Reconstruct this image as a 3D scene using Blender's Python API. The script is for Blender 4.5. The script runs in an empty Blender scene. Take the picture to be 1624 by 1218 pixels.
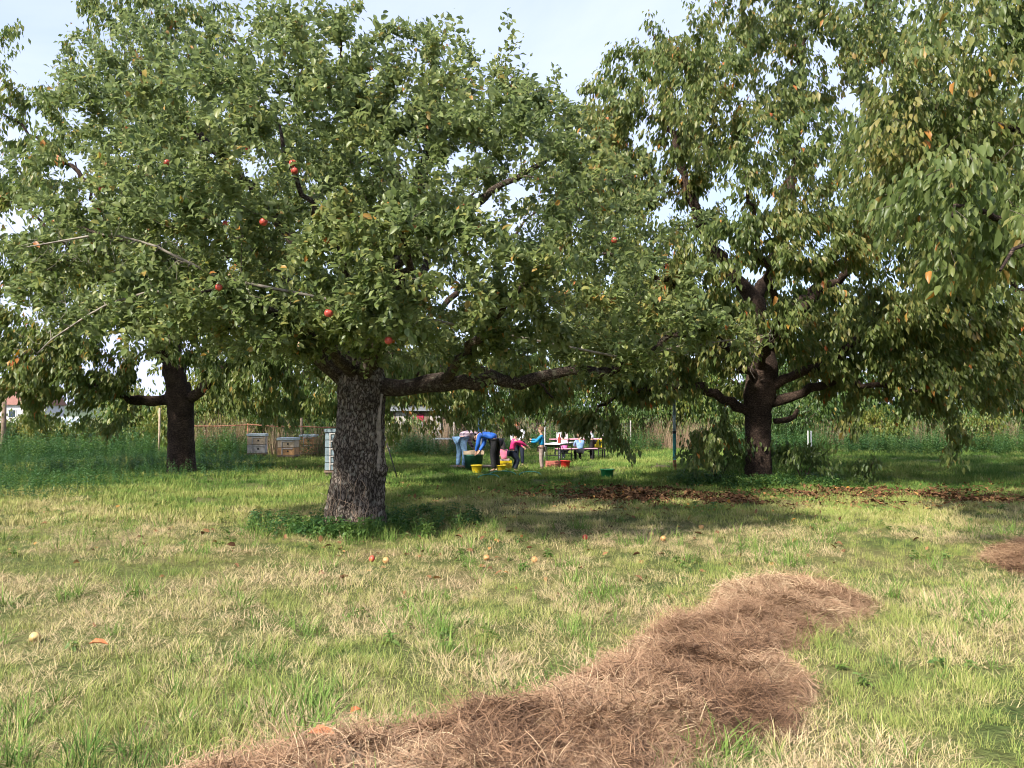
import bpy, bmesh, math, random
import numpy as np
from mathutils import Vector, Matrix, Quaternion, noise as mnoise

SC = bpy.context.scene
COL = SC.collection
RNG = np.random.default_rng(11)
random.seed(11)

# ------------------------------------------------------------------ camera
CAM_H, FPX, PW, PH, HORIZON = 1.55, 1220.0, 1624.0, 1218.0, 660.0
PITCH = math.atan((HORIZON - PH / 2) / FPX)
cam = bpy.data.cameras.new('camera')
cam.sensor_width = 36.0
cam.lens = FPX / PW * 36.0
cam.clip_start, cam.clip_end = 0.05, 3000.0
camo = bpy.data.objects.new('camera', cam)
camo.location = (0, 0, CAM_H)
camo.rotation_euler = (math.pi / 2 + PITCH, 0, 0)
COL.objects.link(camo)
SC.camera = camo

# ------------------------------------------------------------------ sky, sun, exposure
SUN_AZ, SUN_EL = math.radians(38), math.radians(40)      # azimuth: to the left of straight behind the camera
sdir = Vector((-math.sin(SUN_AZ) * math.cos(SUN_EL), -math.cos(SUN_AZ) * math.cos(SUN_EL), math.sin(SUN_EL)))
world = bpy.data.worlds.new('World')
SC.world = world
world.use_nodes = True
world.cycles.sampling_method = 'NONE'
wn, wl = world.node_tree.nodes, world.node_tree.links
wn.clear()
w_out = wn.new('ShaderNodeOutputWorld')
w_bg = wn.new('ShaderNodeBackground')
w_bg.inputs['Strength'].default_value = 0.10
w_sky = wn.new('ShaderNodeTexSky')
w_sky.sky_type = 'NISHITA'
w_sky.sun_disc = False
w_sky.sun_elevation = SUN_EL
w_sky.sun_rotation = math.atan2(sdir.x, sdir.y)
w_sky.air_density, w_sky.dust_density, w_sky.ozone_density = 1.0, 1.2, 2.0
w_tc = wn.new('ShaderNodeTexCoord')
w_map = wn.new('ShaderNodeMapping')
w_map.inputs['Scale'].default_value = (1.0, 1.0, 2.2)
w_map.inputs['Location'].default_value = (0.35, 0.1, 0.3)
w_noise = wn.new('ShaderNodeTexNoise')
w_noise.inputs['Scale'].default_value = 1.7
w_noise.inputs['Detail'].default_value = 9.0
w_noise.inputs['Roughness'].default_value = 0.52
w_noise.inputs['Distortion'].default_value = 0.7
w_ramp = wn.new('ShaderNodeValToRGB')
w_ramp.color_ramp.elements[0].position = 0.34
w_ramp.color_ramp.elements[0].color = (0.5, 0.5, 0.5, 1)
w_ramp.color_ramp.elements[1].position = 0.68
w_mix = wn.new('ShaderNodeMix')
w_mix.data_type = 'RGBA'
w_mix.inputs[7].default_value = (3.65, 4.0, 5.5, 1)
wl.new(w_tc.outputs['Generated'], w_map.inputs['Vector'])
wl.new(w_map.outputs['Vector'], w_noise.inputs['Vector'])
wl.new(w_noise.outputs['Fac'], w_ramp.inputs['Fac'])
wl.new(w_ramp.outputs['Color'], w_mix.inputs[0])
wl.new(w_sky.outputs['Color'], w_mix.inputs[6])
wl.new(w_mix.outputs[2], w_bg.inputs['Color'])
wl.new(w_bg.outputs['Background'], w_out.inputs['Surface'])

sun = bpy.data.lights.new('sun', 'SUN')
sun.energy = 3.5
sun.angle = math.radians(3.0)
sun.color = (1.0, 0.93, 0.82)
suno = bpy.data.objects.new('sun', sun)
suno.rotation_euler = (-sdir).to_track_quat('-Z', 'Y').to_euler()
suno.location = sdir * 60
COL.objects.link(suno)

SC.view_settings.view_transform = 'Standard'
SC.view_settings.look = 'None'
SC.view_settings.exposure = 1.48
SC.view_settings.gamma = 1.0
SC.render.engine = 'CYCLES'
SC.cycles.max_bounces = 6
SC.cycles.diffuse_bounces = 4
SC.cycles.glossy_bounces = 1
SC.cycles.transmission_bounces = 4
SC.cycles.transparent_max_bounces = 4
SC.cycles.caustics_reflective = False
SC.cycles.caustics_refractive = False
SC.cycles.use_adaptive_sampling = True
SC.cycles.adaptive_threshold = 0.03
SC.cycles.use_denoising = True
SC.cycles.filter_width = 1.0

# ------------------------------------------------------------------ geometry helpers
CP, SP = math.cos(PITCH), math.sin(PITCH)

def gz(x, y):
    """height of the uneven meadow"""
    return (0.035 * np.sin(0.55 * x + 1.3) * np.cos(0.41 * y) + 0.025 * np.sin(1.3 * x + 0.7 * y + 0.5)
            + 0.012 * np.sin(2.9 * x - 1.7 * y) + 0.25 * np.clip((y - 30) / 25, 0, 1) ** 2)

def P(px, py, depth):
    """world point seen at photo pixel (px, py) at distance depth (m) along the view's ground direction"""
    u, v = (px - PW / 2) / FPX, (PH / 2 - py) / FPX
    Y, Z = CP - v * SP, SP + v * CP
    t = depth / Y
    return Vector((u * t, depth, CAM_H + Z * t))

def G(px, py):
    """ground point at photo pixel"""
    u, v = (px - PW / 2) / FPX, (PH / 2 - py) / FPX
    Y, Z = CP - v * SP, SP + v * CP
    t = -CAM_H / Z
    return Vector((u * t, Y * t, 0.0))

def on_ground(x, y, dz=0.0):
    return Vector((x, y, float(gz(x, y)) + dz))

def GP(px, py, dz=0.0):
    g = G(px, py)
    return on_ground(g.x, g.y, dz)

def fast_mesh(name, V, F, smooth=False):
    """V (n,3) array; F (m,k) int array with constant k, or list of lists"""
    me = bpy.data.meshes.new(name)
    if isinstance(F, np.ndarray):
        k = F.shape[1]
        me.vertices.add(len(V))
        me.vertices.foreach_set('co', np.ascontiguousarray(V, dtype=np.float32).ravel())
        me.loops.add(F.size)
        me.loops.foreach_set('vertex_index', np.ascontiguousarray(F, dtype=np.int32).ravel())
        me.polygons.add(len(F))
        me.polygons.foreach_set('loop_start', np.arange(0, F.size, k, dtype=np.int32))
        me.polygons.foreach_set('loop_total', np.full(len(F), k, dtype=np.int32))
        me.update(calc_edges=True)
    else:
        me.from_pydata([tuple(v) for v in V], [], F)
    if smooth:
        me.polygons.foreach_set('use_smooth', np.ones(len(me.polygons), dtype=bool))
    return me

def link(name, me, mat=None, parent=None, loc=None):
    o = bpy.data.objects.new(name, me)
    COL.objects.link(o)
    if mat is not None and me is not None:
        if not me.materials:
            for m in (mat if isinstance(mat, (list, tuple)) else [mat]):
                me.materials.append(m)
    if parent is not None:
        o.parent = parent
    if loc is not None:
        o.location = loc
    return o

def tag(o, label=None, cat=None, group=None, kind=None):
    if label: o['label'] = label
    if cat: o['category'] = cat
    if group: o['group'] = group
    if kind: o['kind'] = kind
    return o

def empty(name, loc=(0, 0, 0), rz=0.0, label=None, cat=None, group=None):
    o = bpy.data.objects.new(name, None)
    o.empty_display_size = 0.1
    COL.objects.link(o)
    o.location = loc
    o.rotation_euler = (0, 0, rz)
    return tag(o, label, cat, group)

def fattr(me, name, vals, domain='POINT'):
    a = me.attributes.new(name, 'FLOAT', domain)
    a.data.foreach_set('value', np.ascontiguousarray(vals, dtype=np.float32))

class MB:
    """collects shapes into one mesh"""
    def __init__(s):
        s.v, s.f, s.m = [], [], []
    def add(s, vs, fs, mi=0):
        b = len(s.v)
        s.v += [Vector(v) for v in vs]
        s.f += [[i + b for i in f] for f in fs]
        s.m += [mi] * len(fs)
    def box(s, c, d, rz=0.0, mi=0, M=None, bev=0.0):
        bm = bmesh.new()
        bmesh.ops.create_cube(bm, size=1.0)
        for v in bm.verts:
            v.co = Vector((v.co.x * d[0], v.co.y * d[1], v.co.z * d[2]))
        if bev > 0:
            bmesh.ops.bevel(bm, geom=bm.edges[:], offset=bev, segments=2, affect='EDGES')
        X = Matrix.Translation(Vector(c)) @ (M if M is not None else Matrix.Rotation(rz, 4, 'Z'))
        bm.verts.ensure_lookup_table()
        vs = [X @ v.co for v in bm.verts]
        for i, v in enumerate(bm.verts): v.index = i
        s.add(vs, [[v.index for v in f.verts] for f in bm.faces], mi)
        bm.free()
    def tube(s, pts, rad, n=8, mi=0, caps=True):
        pts = [Vector(p) for p in pts]
        if not isinstance(rad, (list, tuple)): rad = [rad] * len(pts)
        rings, up = [], None
        for i, p in enumerate(pts):
            t = (pts[min(i + 1, len(pts) - 1)] - pts[max(i - 1, 0)]).normalized()
            if up is None:
                up = t.orthogonal().normalized()
            up = (up - t * up.dot(t)).normalized()
            w = t.cross(up)
            rings.append([p + (up * math.cos(2 * math.pi * k / n) + w * math.sin(2 * math.pi * k / n)) * rad[i] for k in range(n)])
        vs = [v for r in rings for v in r]
        fs = []
        for i in range(len(pts) - 1):
            for k in range(n):
                k2 = (k + 1) % n
                fs.append([i * n + k, i * n + k2, (i + 1) * n + k2, (i + 1) * n + k])
        if caps:
            fs.append(list(range(n))[::-1])
            fs.append([(len(pts) - 1) * n + k for k in range(n)])
        s.add(vs, fs, mi)
    def lathe(s, prof, n=20, c=(0, 0, 0), mi=0, sx=1.0, sy=1.0, closed=False):
        vs, fs = [], []
        for (r, z) in prof:
            for k in range(n):
                a = 2 * math.pi * k / n
                vs.append(Vector(c) + Vector((r * math.cos(a) * sx, r * math.sin(a) * sy, z)))
        for i in range(len(prof) - 1):
            for k in range(n):
                k2 = (k + 1) % n
                fs.append([i * n + k, i * n + k2, (i + 1) * n + k2, (i + 1) * n + k])
        if closed:
            fs.append(list(range(n))[::-1])
            fs.append([(len(prof) - 1) * n + k for k in range(n)])
        s.add(vs, fs, mi)
    def build(s, name, mat, parent=None, smooth=False, loc=None):
        me = bpy.data.meshes.new(name)
        me.from_pydata([tuple(v) for v in s.v], [], s.f)
        for m in (mat if isinstance(mat, (list, tuple)) else [mat]):
            me.materials.append(m)
        me.polygons.foreach_set('material_index', np.array(s.m, dtype=np.int32))
        if smooth:
            me.polygons.foreach_set('use_smooth', np.ones(len(me.polygons), dtype=bool))
        me.update()
        return link(name, me, None, parent, loc)

# ------------------------------------------------------------------ materials
def new_mat(name):
    m = bpy.data.materials.new(name)
    m.use_nodes = True
    nt = m.node_tree
    for n in list(nt.nodes): nt.nodes.remove(n)
    return m, nt, nt.nodes.new('ShaderNodeOutputMaterial')

def ramp(nt, stops):
    r = nt.nodes.new('ShaderNodeValToRGB')
    e = r.color_ramp.elements
    while len(e) < len(stops): e.new(0.5)
    for el, (p, c) in zip(e, stops):
        el.position = p
        el.color = (c[0], c[1], c[2], 1)
    return r

def simple(name, col, rough=0.7, var=0.15, scale=8.0, bump=0.0, metal=0.0, spec=0.4):
    """procedural paint/cloth/wood: base colour with worn variation and slight relief"""
    m, nt, out = new_mat(name)
    b = nt.nodes.new('ShaderNodeBsdfPrincipled')
    tc = nt.nodes.new('ShaderNodeTexCoord')
    nz = nt.nodes.new('ShaderNodeTexNoise')
    nz.inputs['Scale'].default_value = scale
    nz.inputs['Detail'].default_value = 5
    d = [max(0.0, c * (1 - var * 1.6)) for c in col]
    l = [min(1.0, c * (1 + var)) for c in col]
    r = ramp(nt, [(0.3, d), (0.7, l)])
    nt.links.new(tc.outputs['Object'], nz.inputs['Vector'])
    nt.links.new(nz.outputs['Fac'], r.inputs['Fac'])
    nt.links.new(r.outputs['Color'], b.inputs['Base Color'])
    b.inputs['Roughness'].default_value = rough
    b.inputs['Metallic'].default_value = metal
    b.inputs['Specular IOR Level'].default_value = spec
    if bump > 0:
        bp = nt.nodes.new('ShaderNodeBump')
        bp.inputs['Strength'].default_value = bump
        bp.inputs['Distance'].default_value = 0.02
        n2 = nt.nodes.new('ShaderNodeTexNoise')
        n2.inputs['Scale'].default_value = scale * 4
        nt.links.new(tc.outputs['Object'], n2.inputs['Vector'])
        nt.links.new(n2.outputs['Fac'], bp.inputs['Height'])
        nt.links.new(bp.outputs['Normal'], b.inputs['Normal'])
    nt.links.new(b.outputs['BSDF'], out.inputs['Surface'])
    return m

def leaf_mat(name, stops, attr_type='GEOMETRY', trans=0.32, rough=0.45, spec=0.35, under=None, second=None):
    """foliage: colour by a per-leaf value, part of the light passes through"""
    m, nt, out = new_mat(name)
    at = nt.nodes.new('ShaderNodeAttribute')
    at.attribute_type = attr_type
    at.attribute_name = 'tint'
    fac = at.outputs['Fac']
    if second:
        a2 = nt.nodes.new('ShaderNodeAttribute')
        a2.attribute_name = second[0]
        ma = nt.nodes.new('ShaderNodeMath'); ma.operation = 'MULTIPLY_ADD'
        nt.links.new(a2.outputs['Fac'], ma.inputs[0])
        ma.inputs[1].default_value = second[1]
        nt.links.new(fac, ma.inputs[2])
        fac = ma.outputs[0]
    r = ramp(nt, stops)
    nt.links.new(fac, r.inputs['Fac'])
    col = r.outputs['Color']
    if under:
        ge = nt.nodes.new('ShaderNodeNewGeometry')
        mx = nt.nodes.new('ShaderNodeMix'); mx.data_type = 'RGBA'
        mu = nt.nodes.new('ShaderNodeMath'); mu.operation = 'MULTIPLY'
        nt.links.new(ge.outputs['Backfacing'], mu.inputs[0]); mu.inputs[1].default_value = 0.55
        nt.links.new(mu.outputs[0], mx.inputs[0])
        nt.links.new(col, mx.inputs[6])
        mx.inputs[7].default_value = (*under, 1)
        col = mx.outputs[2]
    if trans == 0:
        b = nt.nodes.new('ShaderNodeBsdfDiffuse')
        nt.links.new(col, b.inputs['Color'])
        nt.links.new(b.outputs['BSDF'], out.inputs['Surface'])
        return m
    b = nt.nodes.new('ShaderNodeBsdfPrincipled')
    b.inputs['Roughness'].default_value = rough
    b.inputs['Specular IOR Level'].default_value = spec
    t = nt.nodes.new('ShaderNodeBsdfTranslucent')
    mix = nt.nodes.new('ShaderNodeMixShader')
    mix.inputs[0].default_value = trans
    hs = nt.nodes.new('ShaderNodeHueSaturation')
    hs.inputs['Saturation'].default_value = 1.1
    hs.inputs['Value'].default_value = 1.5
    nt.links.new(col, hs.inputs['Color'])
    nt.links.new(col, b.inputs['Base Color'])
    nt.links.new(hs.outputs['Color'], t.inputs['Color'])
    nt.links.new(b.outputs['BSDF'], mix.inputs[1])
    nt.links.new(t.outputs['BSDF'], mix.inputs[2])
    nt.links.new(mix.outputs['Shader'], out.inputs['Surface'])
    return m

def bark_mat(name, dark, light, scale=(6, 6, 1.6), bump=0.9, lichen=None):
    m, nt, out = new_mat(name)
    b = nt.nodes.new('ShaderNodeBsdfPrincipled')
    b.inputs['Roughness'].default_value = 0.92
    b.inputs['Specular IOR Level'].default_value = 0.15
    tc = nt.nodes.new('ShaderNodeTexCoord')
    mp = nt.nodes.new('ShaderNodeMapping'); mp.inputs['Scale'].default_value = scale
    nz = nt.nodes.new('ShaderNodeTexNoise'); nz.inputs['Scale'].default_value = 3.0; nz.inputs['Detail'].default_value = 8; nz.inputs['Roughness'].default_value = 0.65
    vo = nt.nodes.new('ShaderNodeTexVoronoi'); vo.inputs['Scale'].default_value = 5.0; vo.feature = 'DISTANCE_TO_EDGE'
    ad = nt.nodes.new('ShaderNodeVectorMath'); ad.operation = 'ADD'
    sc_ = nt.nodes.new('ShaderNodeVectorMath'); sc_.operation = 'SCALE'; sc_.inputs['Scale'].default_value = 0.6
    L = nt.links.new
    L(tc.outputs['Object'], mp.inputs['Vector'])
    L(mp.outputs['Vector'], nz.inputs['Vector'])
    L(nz.outputs['Color'], sc_.inputs[0]); L(mp.outputs['Vector'], ad.inputs[0]); L(sc_.outputs['Vector'], ad.inputs[1])
    L(ad.outputs['Vector'], vo.inputs['Vector'])
    mr = nt.nodes.new('ShaderNodeMapRange'); mr.inputs['From Max'].default_value = 0.25
    L(vo.outputs['Distance'], mr.inputs['Value'])
    mu = nt.nodes.new('ShaderNodeMath'); mu.operation = 'MULTIPLY'
    L(mr.outputs['Result'], mu.inputs[0]); L(nz.outputs['Fac'], mu.inputs[1])
    r = ramp(nt, [(0.08, dark), (0.32, [(a + c) / 2 for a, c in zip(dark, light)]), (0.62, light)])
    L(mu.outputs[0], r.inputs['Fac'])
    nb = nt.nodes.new('ShaderNodeTexNoise'); nb.inputs['Scale'].default_value = 2.6; nb.inputs['Detail'].default_value = 3
    rb = ramp(nt, [(0.34, (0.5, 0.47, 0.45)), (0.66, (1.25, 1.2, 1.12))])
    mb_ = nt.nodes.new('ShaderNodeMix'); mb_.data_type = 'RGBA'; mb_.blend_type = 'MULTIPLY'; mb_.inputs[0].default_value = 0.9
    L(tc.outputs['Object'], nb.inputs['Vector']); L(nb.outputs['Fac'], rb.inputs['Fac'])
    L(r.outputs['Color'], mb_.inputs[6]); L(rb.outputs['Color'], mb_.inputs[7])
    col = mb_.outputs[2]
    if lichen:
        n2 = nt.nodes.new('ShaderNodeTexNoise'); n2.inputs['Scale'].default_value = 14; n2.inputs['Detail'].default_value = 4
        r2 = ramp(nt, [(0.56, (0, 0, 0)), (0.68, (0.7, 0.7, 0.7))])
        mx = nt.nodes.new('ShaderNodeMix'); mx.data_type = 'RGBA'
        L(tc.outputs['Object'], n2.inputs['Vector']); L(n2.outputs['Fac'], r2.inputs['Fac'])
        L(r2.outputs['Color'], mx.inputs[0]); L(col, mx.inputs[6]); mx.inputs[7].default_value = (*lichen, 1)
        col = mx.outputs[2]
    L(col, b.inputs['Base Color'])
    bp = nt.nodes.new('ShaderNodeBump'); bp.inputs['Strength'].default_value = bump; bp.inputs['Distance'].default_value = 0.025
    L(mu.outputs[0], bp.inputs['Height']); L(bp.outputs['Normal'], b.inputs['Normal'])
    L(b.outputs['BSDF'], out.inputs['Surface'])
    return m

APPLE_STOPS = [(0.0, (0.060, 0.098, 0.030)), (0.4, (0.130, 0.178, 0.050)), (0.75, (0.210, 0.248, 0.075)),
               (0.93, (0.29, 0.28, 0.08)), (0.965, (0.42, 0.25, 0.06)), (1.0, (0.46, 0.16, 0.05))]
CHERRY_STOPS = [(0.0, (0.058, 0.096, 0.028)), (0.4, (0.118, 0.162, 0.044)), (0.72, (0.195, 0.225, 0.068)),
                (0.91, (0.27, 0.24, 0.075)), (0.955, (0.42, 0.24, 0.05)), (1.0, (0.46, 0.14, 0.05))]
M = {}
M['apple_leaf'] = leaf_mat('apple_leaf', APPLE_STOPS, trans=0.42, under=(0.19, 0.225, 0.11), rough=0.42, spec=0.45)
M['cherry_leaf'] = leaf_mat('cherry_leaf', CHERRY_STOPS, trans=0.48, under=(0.11, 0.15, 0.05), rough=0.4)
M['wood_leaf'] = leaf_mat('hedge_leaf', [(0.0, (0.035, 0.07, 0.018)), (0.6, (0.085, 0.14, 0.03)), (0.9, (0.15, 0.17, 0.035)), (1.0, (0.32, 0.22, 0.05))], trans=0.3)
M['weed_leaf'] = leaf_mat('weed_leaf', [(0.0, (0.026, 0.07, 0.022)), (0.6, (0.055, 0.13, 0.034)), (1.0, (0.12, 0.19, 0.04))], attr_type='INSTANCER', trans=0.3, second=('bt', 0.3))
M['litter_leaf'] = leaf_mat('litter_leaf', [(0.0, (0.06, 0.032, 0.018)), (0.5, (0.16, 0.085, 0.045)), (0.85, (0.30, 0.17, 0.08)), (1.0, (0.5, 0.26, 0.06))], attr_type='INSTANCER', trans=0)
M['grass'] = leaf_mat('grass_blade', [(0.0, (0.045, 0.105, 0.026)), (0.25, (0.13, 0.215, 0.048)), (0.55, (0.285, 0.31, 0.09)), (0.8, (0.44, 0.38, 0.18)), (1.0, (0.52, 0.40, 0.24))],
                      attr_type='INSTANCER', trans=0, second=('bt', 0.45))
M['straw'] = leaf_mat('hay_straw', [(0.0, (0.055, 0.034, 0.024)), (0.4, (0.225, 0.134, 0.080)), (0.75, (0.36, 0.232, 0.142)), (1.0, (0.52, 0.39, 0.24))], attr_type='INSTANCER', trans=0, second=('bt', 0.5))
M['dry_stem'] = leaf_mat('dry_stem', [(0.0, (0.10, 0.065, 0.04)), (0.6, (0.24, 0.17, 0.11)), (1.0, (0.36, 0.28, 0.18))], attr_type='INSTANCER', trans=0, second=('bt', 0.4))
M['apple_bark'] = bark_mat('apple_bark', (0.045, 0.036, 0.030), (0.31, 0.27, 0.235), (5, 5, 2.1), 1.0, lichen=(0.29, 0.275, 0.225))
M['apple_limb'] = bark_mat('apple_limb_bark', (0.03, 0.023, 0.019), (0.15, 0.12, 0.10), (7, 7, 7), 0.7, lichen=(0.21, 0.20, 0.15))
M['cherry_bark'] = bark_mat('cherry_bark', (0.03, 0.021, 0.017), (0.14, 0.10, 0.08), (3, 3, 12), 0.8)
M['twig'] = simple('twig_bark', (0.12, 0.095, 0.075), 0.9, 0.35, 12)
M['bare_twig'] = simple('lichen_twig', (0.24, 0.21, 0.17), 0.9, 0.35, 14)

# ------------------------------------------------------------------ ground
def ground():
    def axis(lo, hi, a, b, step):
        mid = np.arange(a, b + 1e-6, step)
        left = a - np.geomspace(step, a - lo, 14)[::-1]
        right = b + np.geomspace(step, hi - b, 14)
        return np.concatenate([left, mid, right])
    xs = axis(-900, 900, -30, 30, 0.4)
    ys = axis(-120, 1500, -4, 50, 0.4)
    X, Y = np.meshgrid(xs, ys, indexing='ij')
    Z = gz(X, Y)
    n, k = X.shape
    V = np.stack([X, Y, Z], -1).reshape(-1, 3)
    I = np.arange(n * k).reshape(n, k)
    F = np.stack([I[:-1, :-1], I[1:, :-1], I[1:, 1:], I[:-1, 1:]], -1).reshape(-1, 4)
    me = fast_mesh('ground', V, F, True)
    m, nt, out = new_mat('meadow_soil')
    b = nt.nodes.new('ShaderNodeBsdfPrincipled')
    b.inputs['Roughness'].default_value = 0.95
    b.inputs['Specular IOR Level'].default_value = 0.1
    tc = nt.nodes.new('ShaderNodeTexCoord')
    n1 = nt.nodes.new('ShaderNodeTexNoise'); n1.inputs['Scale'].default_value = 0.9; n1.inputs['Detail'].default_value = 8
    n2 = nt.nodes.new('ShaderNodeTexNoise'); n2.inputs['Scale'].default_value = 22; n2.inputs['Detail'].default_value = 6
    L = nt.links.new
    L(tc.outputs['Object'], n1.inputs['Vector']); L(tc.outputs['Object'], n2.inputs['Vector'])
    r1 = ramp(nt, [(0.3, (0.07, 0.105, 0.03)), (0.5, (0.135, 0.15, 0.05)), (0.72, (0.19, 0.16, 0.08))])
    r2 = ramp(nt, [(0.25, (0.35, 0.3, 0.25)), (0.7, (1, 1, 1))])
    mx = nt.nodes.new('ShaderNodeMix'); mx.data_type = 'RGBA'; mx.blend_type = 'MULTIPLY'; mx.inputs[0].default_value = 0.8
    L(n1.outputs['Fac'], r1.inputs['Fac']); L(n2.outputs['Fac'], r2.inputs['Fac'])
    L(r1.outputs['Color'], mx.inputs[6]); L(r2.outputs['Color'], mx.inputs[7])
    L(mx.outputs[2], b.inputs['Base Color'])
    bp = nt.nodes.new('ShaderNodeBump'); bp.inputs['Strength'].default_value = 0.8; bp.inputs['Distance'].default_value = 0.05
    L(n2.outputs['Fac'], bp.inputs['Height']); L(bp.outputs['Normal'], b.inputs['Normal'])
    L(b.outputs['BSDF'], out.inputs['Surface'])
    tag(link('ground', me, m), kind='structure')
ground()

# ------------------------------------------------------------------ leaves
def leaves_arrays(base, d, n, ln, wd, fold=0.22, curl=0.18):
    """7 vertices and 6 triangles for each leaf"""
    d = d / np.linalg.norm(d, axis=1, keepdims=True)
    n = n - d * np.sum(n * d, 1, keepdims=True)
    n = n / (np.linalg.norm(n, axis=1, keepdims=True) + 1e-9)
    s = np.cross(d, n)
    L, W = ln[:, None], wd[:, None]
    cu = (curl * ln)[:, None]
    up = (fold * wd)[:, None]
    v = np.empty((len(base), 7, 3))
    v[:, 0] = base
    v[:, 1] = base + d * L * 0.5 - n * cu * 0.15
    v[:, 2] = base + d * L * 0.97 - n * cu
    a, b2 = base + d * L * 0.30 + n * up, base + d * L * 0.68 + n * (up - cu * 0.4)
    v[:, 3] = a + s * W * 0.46
    v[:, 4] = b2 + s * W * 0.42
    v[:, 5] = a - s * W * 0.46
    v[:, 6] = b2 - s * W * 0.42
    return v
LEAF_F4 = np.array([[0, 3, 1], [3, 2, 1], [0, 1, 4], [4, 1, 2]])

def leaves_arrays4(base, d, n, ln, wd, fold=0.22, curl=0.18):
    """5 vertices and 4 triangles, for trees farther off"""
    v = leaves_arrays(base, d, n, ln, wd, fold, curl)
    v[:, 3] = (v[:, 3] + v[:, 4]) / 2 * 1.0
    v[:, 5] = (v[:, 5] + v[:, 6]) / 2
    out = np.stack([v[:, 0], v[:, 1], v[:, 2], v[:, 1] + (v[:, 3] - v[:, 1]) * 1.15, v[:, 1] + (v[:, 5] - v[:, 1]) * 1.15], 1)
    return out
LEAF_F = np.array([[0, 3, 1], [3, 4, 1], [4, 2, 1], [0, 1, 5], [5, 1, 6], [6, 1, 2]])

def project(p):
    """photo pixels and depth of world points (n,3)"""
    q = p - np.array([0, 0, CAM_H])
    f = q[:, 1] * CP + q[:, 2] * SP
    u = -q[:, 1] * SP + q[:, 2] * CP
    f = np.where(f < 0.2, 0.2, f)
    return PW / 2 + q[:, 0] / f * FPX, PH / 2 - u / f * FPX, f

def build_leaves(parent, mat, base, d, n, ln, wd, tint, singles=0, low=False, **kw):
    N = len(base)
    keep = np.ones(N, bool)
    if singles:
        px, py, f = project(base)
        size = ln / f * ((px > 10) & (px < PW - 10) & (py > 5) & (py < 900))
        # the largest shown, spread a little so that they are not one clump
        top = np.argsort(-size * (0.75 + 0.25 * RNG.random(N)))[:singles]
        keep[top] = False
        protos = []
        for k in range(6):
            v = leaves_arrays(np.zeros((1, 3)), np.array([[1., 0, 0]]), np.array([[0., 0, 1]]), np.array([1.0]), np.array([0.52 if mat is M['apple_leaf'] else 0.42]),
                              fold=0.15 + 0.03 * k, curl=0.05 + 0.06 * k)
            me = fast_mesh('leaf', v.reshape(-1, 3), LEAF_F)
            me.materials.append(mat)
            fattr(me, 'tint', np.full(7, [0.3, 0.45, 0.55, 0.65, 0.78, 0.97][k]))
            protos.append(me)
        lv = np.array([0.3, 0.45, 0.55, 0.65, 0.78, 0.97])
        for i in top:
            o = bpy.data.objects.new('leaf', protos[int(np.argmin(np.abs(lv - tint[i])))])
            COL.objects.link(o)
            o.parent = parent
            dx = Vector(d[i]).normalized()
            nz = Vector(n[i]); nz = (nz - dx * nz.dot(dx)).normalized()
            Mx = Matrix((dx, nz.cross(dx), nz)).transposed().to_4x4() @ Matrix.Scale(ln[i], 4)
            Mx.translation = Vector(base[i]) - parent.location
            o.matrix_local = Mx
    base, d, n, ln, wd, tint = base[keep], d[keep], n[keep], ln[keep], wd[keep], tint[keep]
    # leaves deep in the crown get a simpler outline
    far = project(base)[2] > low if not isinstance(low, bool) else np.full(len(base), low)
    Vs, Fs, Ts, off = [], [], [], 0
    for m_, lf, nv, fn in ((far, LEAF_F4, 5, leaves_arrays4), (~far, LEAF_F, 7, leaves_arrays)):
        if not m_.any(): continue
        v = fn(base[m_], d[m_], n[m_], ln[m_], wd[m_], **kw)
        Vs.append(v.reshape(-1, 3)); Ts.append(np.repeat(tint[m_], nv))
        Fs.append((lf[None] + (np.arange(len(v)) * nv)[:, None, None]).reshape(-1, 3) + off)
        off += len(v) * nv
    me = fast_mesh('foliage', np.concatenate(Vs) - np.array(parent.location), np.concatenate(Fs))
    fattr(me, 'tint', np.concatenate(Ts))
    o = link('foliage', me, mat, parent)
    o['kind'] = 'stuff'
    return o

# ------------------------------------------------------------------ tree skeletons
class Skel:
    def __init__(s):
        s.p, s.par, s.r, s.main = [], [], [], []
    def node(s, p, par, r=0.0, main=-1):
        s.p.append(np.array(p, float)); s.par.append(par); s.r.append(r); s.main.append(main)
        return len(s.p) - 1

def resample(pts, step):
    pts = [np.array(p, float) for p in pts]
    # Catmull-Rom through the given points
    out = []
    q = [2 * pts[0] - pts[1]] + pts + [2 * pts[-1] - pts[-2]]
    for i in range(1, len(q) - 2):
        n = max(2, int(np.linalg.norm(q[i + 1] - q[i]) / step))
        for k in range(n):
            t = k / n
            out.append(0.5 * ((2 * q[i]) + (-q[i - 1] + q[i + 1]) * t + (2 * q[i - 1] - 5 * q[i] + 4 * q[i + 1] - q[i + 2]) * t * t
                              + (-q[i - 1] + 3 * q[i] - 3 * q[i + 1] + q[i + 2]) * t ** 3))
    out.append(pts[-1])
    return out

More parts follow.
